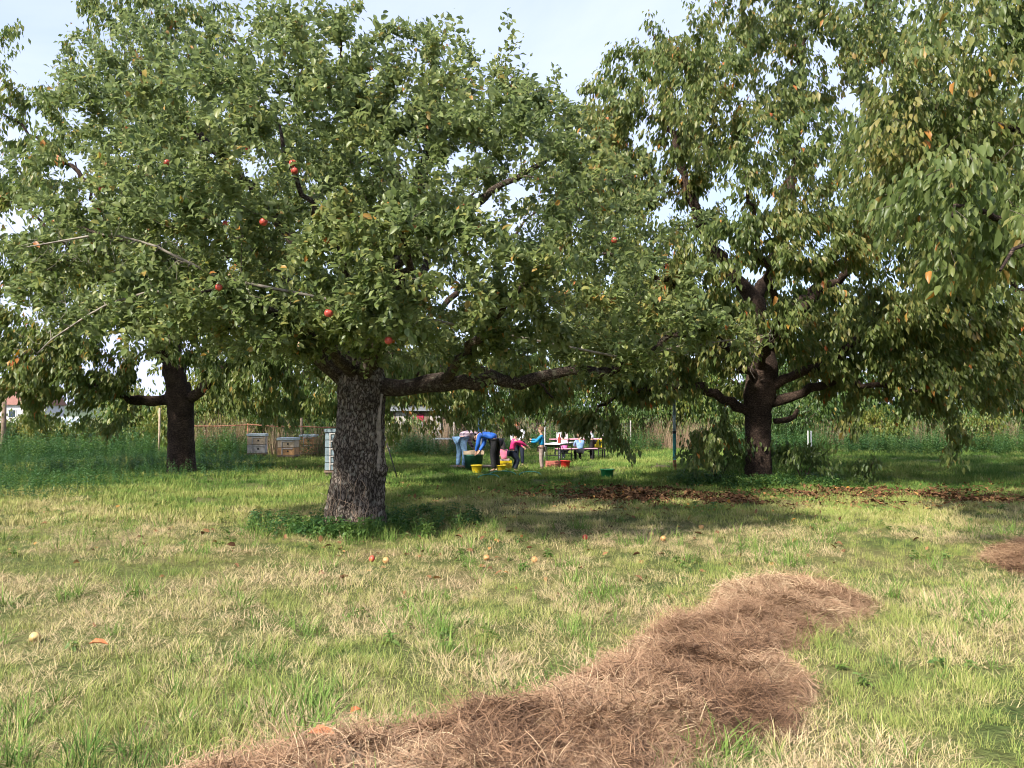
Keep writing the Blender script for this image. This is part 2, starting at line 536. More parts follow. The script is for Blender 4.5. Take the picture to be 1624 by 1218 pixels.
def grow(trunk_top, limbs, targets, droop=0.0, wob=0.05, rng=None, tip=0.0028, expo=2.35, outward=None):
    """limbs: list of (points, r0, r1); each target is joined to the nearest wood by a bent twig"""
    s = Skel()
    root = s.node(trunk_top[0], -1, trunk_top[1])
    for li, (pts, r0, r1) in enumerate(limbs):
        rs = resample(pts, 0.18)
        A = np.array(s.p)
        par = int(np.argmin(np.linalg.norm(A - rs[0], axis=1)))
        n = len(rs)
        for i, q in enumerate(rs):
            w = 0 if i == 0 else wob * min(1, i / 4)
            jit = rng.normal(0, 1, 3) * w * 0.5
            t = i / max(1, n - 1)
            par = s.node(q + jit, par, r0 * (1 - t) ** 0.8 + r1 * (1 - (1 - t) ** 0.8), li)
    targets = np.array(targets)
    A = np.array(s.p)
    d0 = np.array([np.min(np.sum((A - t) ** 2, 1)) for t in targets])
    order = np.argsort(d0)
    cap = len(s.p) + len(targets) * 8
    B = np.empty((cap, 3)); cnt = len(s.p)
    B[:cnt] = A
    ends = []
    for ti in order:
        t = targets[ti]
        dv = t - B[:cnt]
        dist = np.sqrt(np.sum(dv * dv, 1))
        cost = dist.copy()
        if outward is not None:     # prefer wood that lies nearer to the tree's middle than the twig's tip
            o = t - outward; o = o / (np.linalg.norm(o) + 1e-6)
            cost *= 1.35 - 0.35 * (dv @ o) / (dist + 1e-6)
        j = int(np.argmin(cost))
        D = dist[j]
        k = int(np.clip(D / 0.16, 2, 7))
        p0 = B[j].copy()
        side = rng.normal(0, 1, 3) * D * 0.12
        sag = np.array([0, 0, 1.0]) * D * (0.16 if droop > 0 else -0.06)
        par = j
        for i in range(1, k + 1):
            f = i / k
            q = p0 + (t - p0) * f + (side + sag) * math.sin(math.pi * f) + rng.normal(0, 0.012, 3) * (i < k)
            par = s.node(q, par)
            B[cnt] = q; cnt += 1
        ends.append((ti, par))
    # radii by the pipe rule
    n = len(s.p)
    r = np.array(s.r)
    acc = np.zeros(n)
    ch = np.zeros(n, int)
    for i in range(n - 1, -1, -1):
        rr = max(tip, acc[i] ** (1 / expo)) if acc[i] > 0 else tip
        if s.main[i] < 0 and i > 0:
            r[i] = min(rr, 0.06)
        else:
            r[i] = max(r[i], min(rr, r[i] * 1.3))
        if s.par[i] >= 0:
            acc[s.par[i]] += r[i] ** expo
    s.r = r
    # twigs never thicker than the wood they leave
    for i in range(1, n):
        if s.main[i] < 0:
            s.r[i] = min(s.r[i], s.r[s.par[i]] * 0.9)
    s.ends = ends
    return s

def tubes(chains, sides):
    """chains: list of (pts (n,3), radii (n)); returns V, F"""
    V, F, b = [], [], 0
    for pts, rad in chains:
        n = len(pts)
        tg = np.gradient(pts, axis=0)
        tg /= np.linalg.norm(tg, axis=1, keepdims=True) + 1e-9
        ref = np.array([0.31, 0.83, 0.46]) if abs(tg[0] @ np.array([0.31, 0.83, 0.46])) < 0.9 else np.array([1., 0, 0])
        u = np.cross(tg, ref); u /= np.linalg.norm(u, axis=1, keepdims=True) + 1e-9
        w = np.cross(tg, u)
        a = np.arange(sides) * 2 * math.pi / sides
        ring = pts[:, None] + rad[:, None, None] * (np.cos(a)[None, :, None] * u[:, None] + np.sin(a)[None, :, None] * w[:, None])
        V.append(ring.reshape(-1, 3))
        i = np.arange(n - 1)[:, None] * sides
        k = np.arange(sides)[None]
        k2 = (k + 1) % sides
        F.append(np.stack([i + k, i + k2, i + sides + k2, i + sides + k], -1).reshape(-1, 4) + b)
        b += n * sides
    return np.concatenate(V), np.concatenate(F)

def wood_meshes(s, parent, limb_mat, twig_mat):
    """one mesh for each main limb, the rest as one twigs part"""
    loc = np.array(parent.location)
    n = len(s.p)
    p = np.array(s.p)
    main = np.array(s.main)
    nl = main.max() + 1
    for li in range(nl):
        idx = np.where(main == li)[0]
        pts = p[idx]
        par = s.par[idx[0]]
        rad = s.r[idx].copy()
        if len(pts) < 3: continue
        wobble = 1 + 0.09 * np.sin(np.arange(len(idx)) * 1.7 + li) + 0.05 * np.sin(np.arange(len(idx)) * 3.1 + li * 2)
        V, F = tubes([(pts, rad * wobble)], 12)
        # lumpy bark outline
        nv = np.array([mnoise.noise(Vector(v) * 6) for v in V])
        cen = np.repeat(pts, 12, axis=0)
        V = cen + (V - cen) * (1 + 0.16 * nv[:, None])
        link('limb', fast_mesh('limb', V - loc, F, True), limb_mat, parent)
    kids = [[] for _ in range(n)]
    for i in range(1, n):
        if main[i] < 0: kids[s.par[i]].append(i)
    chains3, chains5 = [], []
    starts = [(s.par[i], i) for i in range(1, n) if main[i] < 0 and (main[s.par[i]] >= 0 or s.par[i] == 0)]
    while starts:
        a, i = starts.pop()
        ch = [a, i]
        while kids[i]:
            ks = sorted(kids[i], key=lambda k: -s.r[k])
            for k in ks[1:]: starts.append((i, k))
            i = ks[0]
            ch.append(i)
        rad = s.r[ch].copy(); rad[0] = min(rad[0], rad[1] * 1.2)
        (chains5 if rad.max() > 0.012 else chains3).append((p[ch], rad))
    Vs, Fs, b = [], [], 0
    for chs, sd in ((chains3, 3), (chains5, 5)):
        if chs:
            V, F = tubes(chs, sd)
            Vs.append(V); Fs.append(F + b); b += len(V)
    if Vs:
        o = link('twigs', fast_mesh('twigs', np.concatenate(Vs) - loc, np.concatenate(Fs), True), twig_mat, parent)
        o['kind'] = 'stuff'

def shell(ells, rng, count, inner=0.25, zmin=1.7, reject=None, lump=0.5, lump_scale=0.8):
    """points in the outer layer of a union of ellipsoids, thinned by a noise field so that there are clumps and gaps"""
    out = []
    vol = np.array([e[1][0] * e[1][1] * e[1][2] for e in ells]) ** 0.75
    wts = np.array([e[2] if len(e) > 2 else 1.0 for e in ells]) * vol
    wts /= wts.sum()
    while len(out) < count:
        e = ells[int(rng.choice(len(ells), p=wts))]
        d = rng.normal(0, 1, 3); d /= np.linalg.norm(d)
        rr = rng.uniform(0.72, 1.0) if rng.random() > inner else rng.uniform(0.25, 0.75)
        rr *= 1 + 0.10 * mnoise.noise(Vector(d * 2.3) + Vector(e[0]))
        q = np.array(e[0]) + d * rr * np.array(e[1])
        if q[2] < zmin: continue
        if rng.random() < lump * (0.5 + 1.6 * mnoise.noise(Vector(q) * lump_scale)): continue
        if reject is not None and rng.random() < reject(q): continue
        out.append(q)
    return np.array(out)

def trunk_mesh(name, prof, nseg, nring, parent, mat, rough=0.05, fiss=0.03, freq=9.0, lumps=(), flare=None, horizontal=False, seed=0.0):
    """prof: list of (z, cx, cy, radius) in local space; vertical fissures (or rings) and burls are real relief"""
    zs = np.linspace(prof[0][0], prof[-1][0], nring)
    pr = np.array(prof)
    cx, cy, rr = (np.interp(zs, pr[:, 0], pr[:, k]) for k in (1, 2, 3))
    V = []
    for i, z in enumerate(zs):
        for k in range(nseg):
            a = 2 * math.pi * k / nseg
            c, sn = math.cos(a), math.sin(a)
            q = Vector((c * 1.1, sn * 1.1, z * (0.42 if not horizontal else 2.6) + seed))
            f = mnoise.noise(q * 2.0) * rough * 1.6 + mnoise.noise(q * 5.0) * rough * 0.7
            rid = 1 - abs(mnoise.noise(Vector((c * freq * 0.35, sn * freq * 0.35, z * (1.1 if not horizontal else 9) + seed)) * 1.6)) * 2
            f += (rid - 0.5) * fiss + mnoise.noise(Vector((c * 4, sn * 4, z * 7 + seed)) * 2) * fiss * 0.8
            r = rr[i] * (1 + f)
            for (la, lz, lw, lh) in lumps:
                da = math.atan2(math.sin(a - la), math.cos(a - la)) * rr[i]
                r += lh * math.exp(-(da * da + (z - lz) ** 2) / (lw * lw))
            if flare:
                r += flare[0] * math.exp(-(z - zs[0]) / flare[1]) * (0.55 + 0.45 * math.cos(flare[2] * a + seed))
            V.append((cx[i] + c * r, cy[i] + sn * r, z))
    F = []
    for i in range(nring - 1):
        for k in range(nseg):
            k2 = (k + 1) % nseg
            F.append([i * nseg + k, i * nseg + k2, (i + 1) * nseg + k2, (i + 1) * nseg + k])
    V.append((cx[-1], cy[-1], zs[-1] + 0.03))
    t = len(V) - 1
    for k in range(nseg):
        F.append([(nring - 1) * nseg + k, (nring - 1) * nseg + (k + 1) % nseg, t])
    return link(name, fast_mesh(name, np.array(V), F, True), mat, parent)

def leaf_sites(s, rng, per, reach, spread):
    """leaf bases along the last part of each twig: positions, twig directions"""
    base, dirs = [], []
    p = np.array(s.p); par = s.par
    for ti, e in s.ends:
        path = [e]
        L = 0
        while L < reach and par[path[-1]] >= 0 and s.main[path[-1]] < 0:
            L += np.linalg.norm(p[path[-1]] - p[par[path[-1]]])
            path.append(par[path[-1]])
        pts = p[path]
        seg = np.linalg.norm(np.diff(pts, axis=0), axis=1)
        cs = np.concatenate([[0], np.cumsum(seg)])
        n = rng.poisson(per)
        if n == 0: continue
        u = np.minimum(rng.random(n) ** 1.25 * cs[-1], cs[-1])
        u = np.round(u / 0.05) * 0.05 + rng.normal(0, 0.006, n)       # spurs: leaves stand together
        u = np.clip(u, 0, cs[-1])
        q = np.stack([np.interp(u, cs, pts[:, k]) for k in range(3)], 1)
        q = q + rng.normal(0, spread, (n, 3))
        dv = pts[0] - pts[-1]; dv = dv / (np.linalg.norm(dv) + 1e-6)
        base.append(q); dirs.append(np.repeat(dv[None], n, 0))
    return np.concatenate(base), np.concatenate(dirs)

def leaves_apple(s, rng, per, parent, singles):
    b, td = leaf_sites(s, rng, per, 0.6, 0.05)
    N = len(b)
    rd = rng.normal(0, 1, (N, 3)); rd -= td * np.sum(rd * td, 1, keepdims=True); rd /= np.linalg.norm(rd, axis=1, keepdims=True)
    d = td * rng.uniform(0.1, 0.9, (N, 1)) + rd * rng.uniform(0.6, 1.0, (N, 1)) + np.array([0, 0, 0.12])
    n = np.array([0, 0, 1.0]) + rng.normal(0, 0.55, (N, 3))
    ln = rng.normal(0.082, 0.02, N).clip(0.04, 0.13)
    cl = np.array([mnoise.noise(Vector(q) * 1.3) for q in b])
    tint = np.clip(0.48 + 0.34 * cl + rng.normal(0, 0.21, N), 0.0, 0.93)
    tint = np.where(rng.random(N) < 0.012 + 0.03 * (cl > 0.35), rng.uniform(0.94, 1, N), tint)
    build_leaves(parent, M['apple_leaf'], b, d, n, ln, ln * rng.uniform(0.5, 0.64, N), tint, singles, low=parent.location.y - 1.2, curl=0.2)

def leaves_cherry(s, rng, per, parent, singles, size=0.115, autumn=0.02, reach=0.8, mat='cherry_leaf', bias=0.0, low=True, spread=0.075):
    b, td = leaf_sites(s, rng, per, reach, spread)
    N = len(b)
    rd = rng.normal(0, 1, (N, 3)); rd[:, 2] = 0; rd /= np.linalg.norm(rd, axis=1, keepdims=True)
    d = td * np.array([0.35, 0.35, 0.15]) + rd * rng.uniform(0.15, 0.75, (N, 1)) + np.array([0, 0, -1.0]) * rng.uniform(0.45, 1.1, (N, 1))
    n = rd * 0.8 + np.array([0, 0, 0.55]) + rng.normal(0, 0.35, (N, 3))
    ln = rng.normal(size, size * 0.24, N).clip(size * 0.45, size * 1.5)
    cl = np.array([mnoise.noise(Vector(q) * 0.8 + Vector((7, 3, 1))) for q in b])
    tint = np.clip(0.47 + bias + 0.34 * cl + rng.normal(0, 0.19, N), 0.0, 0.91)
    au = autumn * (1 + 3.5 * (cl > 0.3))
    tint = np.where(rng.random(N) < au, rng.uniform(0.93, 1, N), tint)
    build_leaves(parent, M[mat], b, d, n, ln, ln * rng.uniform(0.36, 0.46, N), tint, singles, low=low, curl=0.22)

# ------------------------------------------------------------------ apple tree in the foreground
def pts(*a):
    return [np.array(P(*q)) for q in a]

APPLES = [(418, 352, 7.9), (464, 259, 8.6), (467, 271, 8.6), (154, 334, 8.7), (521, 497, 7.35), (616, 540, 7.7), (756, 359, 7.6),
          (733, 329, 8.2), (347, 456, 7.9), (265, 258, 8.6), (392, 236, 8.9), (974, 381, 8.3), (358, 355, 8.2), (161, 299, 9.0)]

def apple_tree():
    rng = np.random.default_rng(21)
    base = GP(565, 838)
    D = base.y
    t = empty('apple_tree', base, 0, 'old apple tree with thick gnarled trunk and red apples in the foreground', 'tree')
    tr = trunk_mesh('trunk', [(-0.12, -0.03, 0, .42), (0.1, -0.035, 0, .395), (0.38, -0.03, 0, .375), (0.81, .02, 0, .345), (1.13, .03, 0, .34), (1.67, .065, 0, .325),
                              (1.95, .065, 0, .335), (2.12, .07, 0, .30), (2.3, .09, 0.03, .22), (2.5, .12, .06, .17)],
                    128, 190, t, M['apple_bark'], rough=0.085, fiss=0.06, freq=14,
                    lumps=[(-0.25, 0.82, 0.10, 0.075), (-2.3, 0.62, 0.12, 0.03), (-1.2, 1.78, 0.13, 0.06), (-2.0, 1.9, 0.1, 0.05), (-1.0, 0.95, 0.09, 0.035), (-2.6, 1.2, 0.12, 0.03)],
                    flare=(0.10, 0.20, 5))
    # strip of bare wood where the bark has fallen off
    mb = MB()
    col = []
    for i in range(15):
        f = i / 14
        z = 0.82 + f * 1.05
        a = -0.52 + 0.06 * math.sin(f * 7)
        r = np.interp(z, [0.81, 1.13, 1.67, 1.95], [.345, .34, .325, .335]) * 1.035
        w = 0.018 + 0.035 * math.sin(math.pi * min(1, f * 1.1)) ** 0.7
        cx = np.interp(z, [0.81, 1.13, 1.67, 1.95], [.02, .03, .065, .065])
        row = []
        for k in (-1, -0.4, 0.4, 1):
            aa = a + k * w / r
            rr = r + (0.012 if abs(k) < 0.9 else -0.02)
            row.append((cx + math.cos(aa) * rr, math.sin(aa) * rr, z))
        col += row
    mb.add(col, [[i * 4 + k, i * 4 + k + 1, i * 4 + k + 5, i * 4 + k + 4] for i in range(14) for k in range(3)])
    mb.build('bare_wood', simple('weathered_wood', (0.33, 0.28, 0.23), 0.85, 0.3, 18, 0.6), t, True)
    limbs = [
        (pts((590, 618, D), (650, 609, D - .1), (700, 606, D - .3), (800, 608, D - .6), (900, 592, D - .8), (970, 585, D - 1.0), (1060, 540, D - 1.3), (1130, 522, D - 1.5)), .125, .02),
        (pts((578, 600, D), (592, 520, D + .2), (612, 430, D + .4), (650, 330, D + .6), (690, 200, D + .9), (705, 110, D + 1.0)), .19, .02),
        (pts((550, 605, D), (480, 545, D - .4), (380, 475, D - .8), (250, 405, D - 1.0), (130, 362, D - 1.2)), .12, .02),
        (pts((585, 560, D + .1), (505, 440, D + .4), (400, 300, D + .7), (300, 200, D + .9), (220, 110, D + 1.0)), .12, .015),
        (pts((578, 592, D - .2), (600, 542, D - 1.1), (622, 480, D - 2.0), (640, 420, D - 2.7), (640, 362, D - 3.2)), .10, .015),
        (pts((590, 570, D + .2), (640, 480, D + 1.4), (700, 380, D + 2.4), (750, 300, D + 3.0)), .11, .02),
        (pts((612, 430, D + .4), (720, 350, D), (820, 280, D - .2), (900, 232, D - .4)), .09, .015),
        (pts((560, 590, D - .2), (480, 525, D - 1.3), (400, 482, D - 2.2), (330, 462, D - 2.8)), .09, .015),
        (pts((700, 606, D - .3), (760, 540, D - 1.4), (820, 470, D - 2.2), (870, 430, D - 2.6)), .07, .015),
        (pts((560, 580, D + .2), (470, 470, D + 1.6), (380, 380, D + 2.6), (300, 330, D + 3.2)), .10, .02),
        (pts((650, 330, D + .6), (600, 220, D + .2), (560, 130, D - .2), (530, 70, D - .4)), .06, .012),
        (pts((592, 520, D + .2), (540, 400, D - .6), (480, 300, D - 1.2), (440, 200, D - 1.4)), .08, .014),
    ]
    x0 = base.x
    ells = [((x0 + .15, D + .2, 4.45), (4.3, 3.9, 2.45), 1.0),
            ((-1.08, D - 2.75, 3.05), (1.55, 1.0, .78), 1.6),
            ((1.0, D - 1.3, 2.85), (1.75, 1.25, .75), 1.5),
            ((x0 - 2.5, D - .9, 3.5), (1.9, 1.5, 1.25), 1.2),
            ((x0 - 1.2, D - 2.3, 2.75), (1.4, 1.0, .65), 1.5),
            ((x0 - .1, D - 1.5, 2.72), (1.5, .75, .5), 1.8), ((x0 + .7, D + .6, 5.2), (1.5, 1.3, 1.1), 1.0), ((.55, D - .9, 2.3), (1.3, .9, .45), 1.6),
            ((x0 - 2.9, D, 5.6), (1.5, 1.6, 1.25), .9),
            ((x0 - .7, D + .2, 6.35), (1.5, 1.5, .85), .8),
            ((x0 + 1.3, D, 6.15), (1.6, 1.6, .75), .9)]
    def rej(q):
        px, py, f = project(q[None]); px, py, f = px[0], py[0], f[0]
        r = 0.0
        if py > 592 and 480 < px < 740: r = 0.97
        elif py > 592 and 740 <= px < 960: r = 0.45 if py < 632 else 0.97                       # open under the crown
        elif py > 600 and px < 480: r = 0.6 if py < 625 else 0.97
        if py > 560 and px > 1040: r = max(r, 0.9)
        if f > D + 1.5: r = max(r, 0.35)
        for (hx, hy, hw, hh) in ((910, 575, 90, 30), (300, 395, 50, 20)):
            if ((px - hx) / hw) ** 2 + ((py - hy) / hh) ** 2 < 1 and f < D + .6: r = max(r, 0.85)
        # outline against the sky, upper right
        if px > 720 and py < 70 + (px - 720) * 0.48: r = max(r, 0.93)
        return r
    T = shell(ells, rng, 2900, inner=0.22, zmin=1.95, reject=rej, lump=0.75, lump_scale=1.1)
    # long shoots that stand out of the crown
    extra = []
    for (a, b_, dd) in ((440, 0, D - .3), (520, 25, D), (350, 30, D + .3), (200, 25, D), (135, 55, D), (690, 45, D + .2), (735, 60, D), (790, 105, D - .2), (100, 200, D - .5), (560, 35, D + .2),
                        (870, 150, D - .3), (1105, 335, D - 1), (1180, 515, D - 1.6), (1210, 540, D - 1.5), (820, 130, D), (480, 20, D), (655, 52, D), (30, 320, D - .6), (20, 240, D - .4)):
        for _ in range(3):
            extra.append(np.array(P(a + rng.normal(0, 12), b_ + abs(rng.normal(0, 10)), dd + rng.normal(0, .2))))
    for px in np.arange(90, 850, 26):        # upright young shoots along the top
        top = np.interp(px, [90, 200, 440, 560, 700, 850], [120, 40, 30, 60, 60, 150])
        for _ in range(2):
            extra.append(np.array(P(px + rng.normal(0, 10), top - rng.uniform(-25, 32), D + rng.normal(0, .7))))
    fruit = [np.array(P(*a)) + np.array([0, 0, 0.075]) for a in APPLES]
    T = np.concatenate([T, np.array(extra), np.array(fruit)])
    s = grow((np.array(base) + np.array([.09, 0.02, 2.2]), .2), limbs, T, rng=rng, wob=0.07, outward=np.array([x0, D, 2.6]))
    wood_meshes(s, t, M['apple_limb'], M['twig'])
    leaves_apple(s, rng, 45, t, 300)
    # lichen-grey branch without leaves on the left
    lim = [(pts((330, 432, D - 1.9), (250, 392, D - 2.1), (180, 372, D - 2.2), (110, 380, D - 2.3), (40, 392, D - 2.4)), .022, .006),
           (pts((310, 470, D - 1.9), (240, 462, D - 2.1), (170, 485, D - 2.2), (110, 520, D - 2.2), (60, 560, D - 2.2)), .02, .005)]
    Tt = []
    for _ in range(150):
        px = rng.uniform(20, 310); py = rng.normal(400 if rng.random() < .6 else 480 + (200 - px) * 0.25, 22)
        Tt.append(np.array(P(px, py, D - 2.15 + rng.normal(0, .25))))
    Tt += [np.array(P(rng.uniform(1040, 1230), rng.normal(545, 28), D - 1.4 + rng.normal(0, .3))) for _ in range(60)]
    lim.append((pts((1000, 570, D - 1.1), (1080, 548, D - 1.3), (1150, 540, D - 1.4), (1220, 530, D - 1.5)), .018, .004))
    s2 = grow((np.array(P(345, 440, D - 1.8)), .03), lim, Tt, rng=rng, wob=0.03, tip=0.002)
    loc = np.array(base)
    p = np.array(s2.p); chains = []
    n = len(p)
    kids = [[] for _ in range(n)]
    for i in range(1, n): kids[s2.par[i]].append(i)
    st = [(0, k) for k in kids[0] if k < 40 or np.linalg.norm(p[k] - p[0]) < 1.0]
    seen3 = [(s2.par[i], i) for i in range(1, n) if s2.par[i] == 0 and (0, i) not in st]
    st += [(i, kids[i][0]) for (_, i) in seen3 if kids[i]]
    while st:
        a, i = st.pop()
        ch = [a, i]
        while kids[i]:
            ks = sorted(kids[i], key=lambda k: -s2.r[k])
            st += [(i, k) for k in ks[1:]]
            i = ks[0]; ch.append(i)
        if len(ch) > 1: chains.append((p[ch], np.minimum(s2.r[ch], .022)))
    V, F = tubes(chains, 4)
    o = link('dead_twigs', fast_mesh('dead_twigs', V - loc, F, True), M['bare_twig'], t)
    o['kind'] = 'stuff'
    return t
apple_tree()

# ------------------------------------------------------------------ cherry trees
def cherry_tree(base, label, prof, limbs, ells, rej, ntarg, per, singles, seed, size=0.115, autumn=0.02, lump=0.7, zmin=1.3, bias=0.0, extra=(), lump_scale=0.6, low=True):
    rng = np.random.default_rng(seed)
    t = empty('cherry_tree', base, 0, label, 'tree', 'cherry trees of the orchard')
    top = prof[-1]
    trunk_mesh('trunk', prof, 48, 70, t, M['cherry_bark'], rough=0.035, fiss=0.03, freq=12, flare=(0.06, 0.2, 4), horizontal=True, seed=seed)
    T = shell(ells, rng, ntarg, inner=0.2, zmin=zmin, reject=rej, lump=lump, lump_scale=lump_scale)
    if len(extra): T = np.concatenate([T, np.array(extra)])
    s = grow((np.array(base) + np.array([top[1], top[2], top[0] - .15]), top[3]), limbs, T, droop=1, rng=rng, wob=0.09, outward=np.array(base) + np.array([0, 0, 4.0]))
    wood_meshes(s, t, M['cherry_bark'], M['twig'])
    leaves_cherry(s, rng, per, t, singles, size, autumn, bias=bias, low=low)
    return t

# right: trunk standing clear in the picture
b = GP(1203, 766)
D = b.y
def rejR(q):
    px, py, f = project(q[None]); px, py, f = px[0], py[0], f[0]
    r = 0.0
    if 1075 < px < 1400 and 425 < py < 640 and f < D - .6: r = 0.6
    if 1120 < px < 1270 and py > 600 and f < D + 1: r = 0.98
    if py > 650 and 1080 < px < 1330: r = max(r, 0.9)
    for (hx, hy, hw, hh) in ((1320, 85, 28, 20), (1045, 325, 18, 14), (955, 430, 26, 20)):
        if ((px - hx) / hw) ** 2 + ((py - hy) / hh) ** 2 < 1: r = max(r, 0.96)
    if 1020 < px < 1098 and py > 655: r = max(r, .97)
    if px < 1130 and py < 160 - (px - 890) * 0.62: r = max(r, 0.97)
    if f > D + 2 and py < 420: r = max(r, 0.4)
    return r
limR = [
    (pts((1205, 640, D), (1212, 590, D), (1200, 520, D + .2), (1192, 470, D + .2)), .26, .2),
    (pts((1192, 470, D + .2), (1150, 420, D), (1110, 350, D - .2), (1080, 250, D - .2), (1050, 130, D)), .17, .03),
    (pts((1195, 480, D + .2), (1235, 400, D + .5), (1262, 250, D + .6), (1275, 60, D + .6)), .17, .03),
    (pts((1205, 560, D), (1300, 465, D - .8), (1345, 430, D - 1.2), (1400, 330, D - 1.8), (1460, 260, D - 2.2)), .13, .02),
    (pts((1190, 655, D), (1140, 628, D - .4), (1090, 612, D - .9), (1010, 620, D - 1.4), (940, 650, D - 1.8)), .12, .02),
    (pts((1220, 640, D), (1290, 620, D - .5), (1345, 600, D - .9), (1390, 612, D - 1.3), (1480, 620, D - 1.6)), .12, .02),
    (pts((1215, 615, D), (1270, 590, D - .4), (1325, 568, D - .8), (1420, 500, D - 1.3), (1540, 460, D - 1.6)), .12, .02),
    (pts((1200, 600, D), (1160, 560, D - 1.2), (1090, 470, D - 2.4), (1010, 420, D - 3.2), (950, 400, D - 3.6)), .11, .02),
    (pts((1205, 560, D + .2), (1120, 480, D + 1.8), (1020, 400, D + 2.8), (940, 330, D + 3.4)), .12, .02),
    (pts((1205, 540, D + .2), (1320, 430, D + 1.8), (1420, 330, D + 2.8), (1500, 220, D + 3.2)), .12, .02),
    (pts((1200, 590, D), (1230, 500, D - 1.6), (1200, 380, D - 2.8), (1180, 270, D - 3.4)), .10, .02),
    (pts((1228, 668, D), (1250, 665, D - .2), (1268, 655, D - .3)), .07, .05),
]
x0 = b.x
ellR = [((x0 + .3, D, 6.9), (5.3, 4.8, 5.2), 1.0), ((x0 - 2.6, D - 1.6, 3.0), (2.4, 1.8, 1.2), 2.6), ((x0 + 3.6, D - 1.4, 3.1), (3.4, 1.8, 1.5), 2.6), ((x0 + .3, D - 3.2, 4.3), (3.6, 1.2, 1.3), 2.0), ((x0 - 4.0, D - .4, 6.0), (1.5, 2.0, 3.3), 1.3),
        ((x0 + .6, D, 11.0), (3.2, 3.0, 2.4), 0.8), ((x0 - 2.3, D - .8, 8.2), (2.0, 1.8, 1.6), 1.2), ((x0 + .2, D + 2.0, 3.4), (4.6, 2.6, 1.6), 1.2)]
exR = [np.array(P(px + random.gauss(0, 10), py + random.gauss(0, 8), D + dz + random.gauss(0, .3))) for (px, py, dz) in
       ((1035, 30, 0), (1060, 50, .2), (1020, 110, 0), (960, 110, -.3), (930, 140, -.3), (1110, 70, 0), (1090, 105, .2), (980, 80, -.2), (905, 175, -.5), (1010, 65, 0),
        (1112, 690, -1.2), (1116, 715, -1.2), (1124, 700, -1.1), (1112, 735, -1.3), (1150, 690, -.6), (1165, 705, -.6), (1340, 680, -1), (1355, 660, -1), (1440, 655, -1.2), (1500, 680, -1.2), (1515, 700, -1.2), (1520, 730, -1.3), (930, 678, -1.6), (950, 690, -1.7), (985, 700, -1.8), (990, 716, -1.8), (915, 665, -1.6), (880, 660, -1.4), (900, 680, -1.5)) for _ in range(3)]
cherry_tree(b, 'large cherry tree with dark straight trunk standing beside the leaf litter on the right', [(-.12, 0, 0, .34), (.15, 0, 0, .305), (.8, 0, 0, .285), (1.6, .01, 0, .30), (2.1, .02, 0, .33), (2.6, .06, 0, .28)],
            limR, ellR, rejR, 2950, 47, 300, 31, size=0.15, autumn=0.016, extra=exR, lump=0.5, bias=0.15)

# left: trunk among the nettles
b = GP(288, 750)
D = b.y
x0 = b.x
def rejL(q):
    px, py, f = project(q[None]); px, py, f = px[0], py[0], f[0]
    r = 0.0
    if 235 < px < 335 and py > 575 and f < D + 1: r = 0.97
    if 15 < px < 95 and 10 < py < 135: r = 0.98
    if px < 110 and py < 30: r = max(r, 0.95)
    for (hx, hy, hw, hh) in ((30, 345, 30, 25), (160, 575, 28, 14), (15, 640, 25, 20), (95, 648, 25, 16), (30, 480, 18, 18)):
        if ((px - hx) / hw) ** 2 + ((py - hy) / hh) ** 2 < 1: r = max(r, 0.95)
    if py > 668 or (py > 655 and 370 < px < 520): r = max(r, 0.95)
    if f > D + 2: r = max(r, 0.5)
    if px > 620: r = max(r, .6)
    return r
limL = [
    (pts((282, 640, D), (278, 590, D), (268, 530, D), (255, 440, D + .2), (240, 330, D + .2), (235, 180, D + .3), (240, 60, D + .3)), .25, .03),
    (pts((272, 632, D), (240, 636, D - .1), (205, 632, D - .3), (180, 622, D - .5), (130, 600, D - 1), (60, 590, D - 1.4)), .15, .02),
    (pts((300, 632, D), (325, 615, D - .2), (350, 590, D - .4), (400, 560, D - .8), (470, 560, D - 1.2), (520, 590, D - 1.4)), .15, .02),
    (pts((275, 580, D), (200, 480, D - 1), (120, 400, D - 1.6), (40, 330, D - 2)), .14, .02),
    (pts((270, 560, D), (340, 440, D + .8), (420, 330, D + 1.4), (480, 220, D + 1.6)), .15, .02),
    (pts((272, 570, D), (230, 480, D + 1.6), (180, 380, D + 2.6), (120, 260, D + 3)), .13, .02),
    (pts((272, 570, D), (280, 470, D - 1.8), (300, 400, D - 3), (330, 330, D - 3.6)), .12, .02),
    (pts((255, 440, D + .2), (150, 300, D), (60, 220, D - .2), (0, 180, D - .3)), .1, .02),
]
ellL = [((x0 + .2, D, 6.4), (6.0, 4.6, 4.5), 1.0), ((x0 - .9, D, 11.2), (2.8, 2.8, 2.3), 1.0), ((x0 - 5.3, D, 9.6), (2.0, 2.0, 2.6), 1.0), ((x0 - 5.6, D, 5.6), (2.0, 2.2, 2.0), 1.3),
        ((x0 - 3.6, D - 1.5, 2.7), (2.9, 1.8, 1.3), 3.0), ((x0 + 3.4, D - 1.0, 2.5), (3.2, 1.9, 1.2), 3.0), ((x0, D - 2.6, 4.6), (3.2, 1.3, 1.3), 1.8)]
exL = [np.array(P(px + random.gauss(0, 10), py + random.gauss(0, 8), D + random.gauss(0, .5))) for (px, py) in
       ((340, 10), (365, 15), (320, 25), (290, 20), (150, 30), (260, 10), (40, 665), (75, 660), (130, 680), (150, 690), (170, 685), (420, 655), (455, 672), (470, 650), (500, 655), (20, 45), (10, 60)) for _ in range(3)]
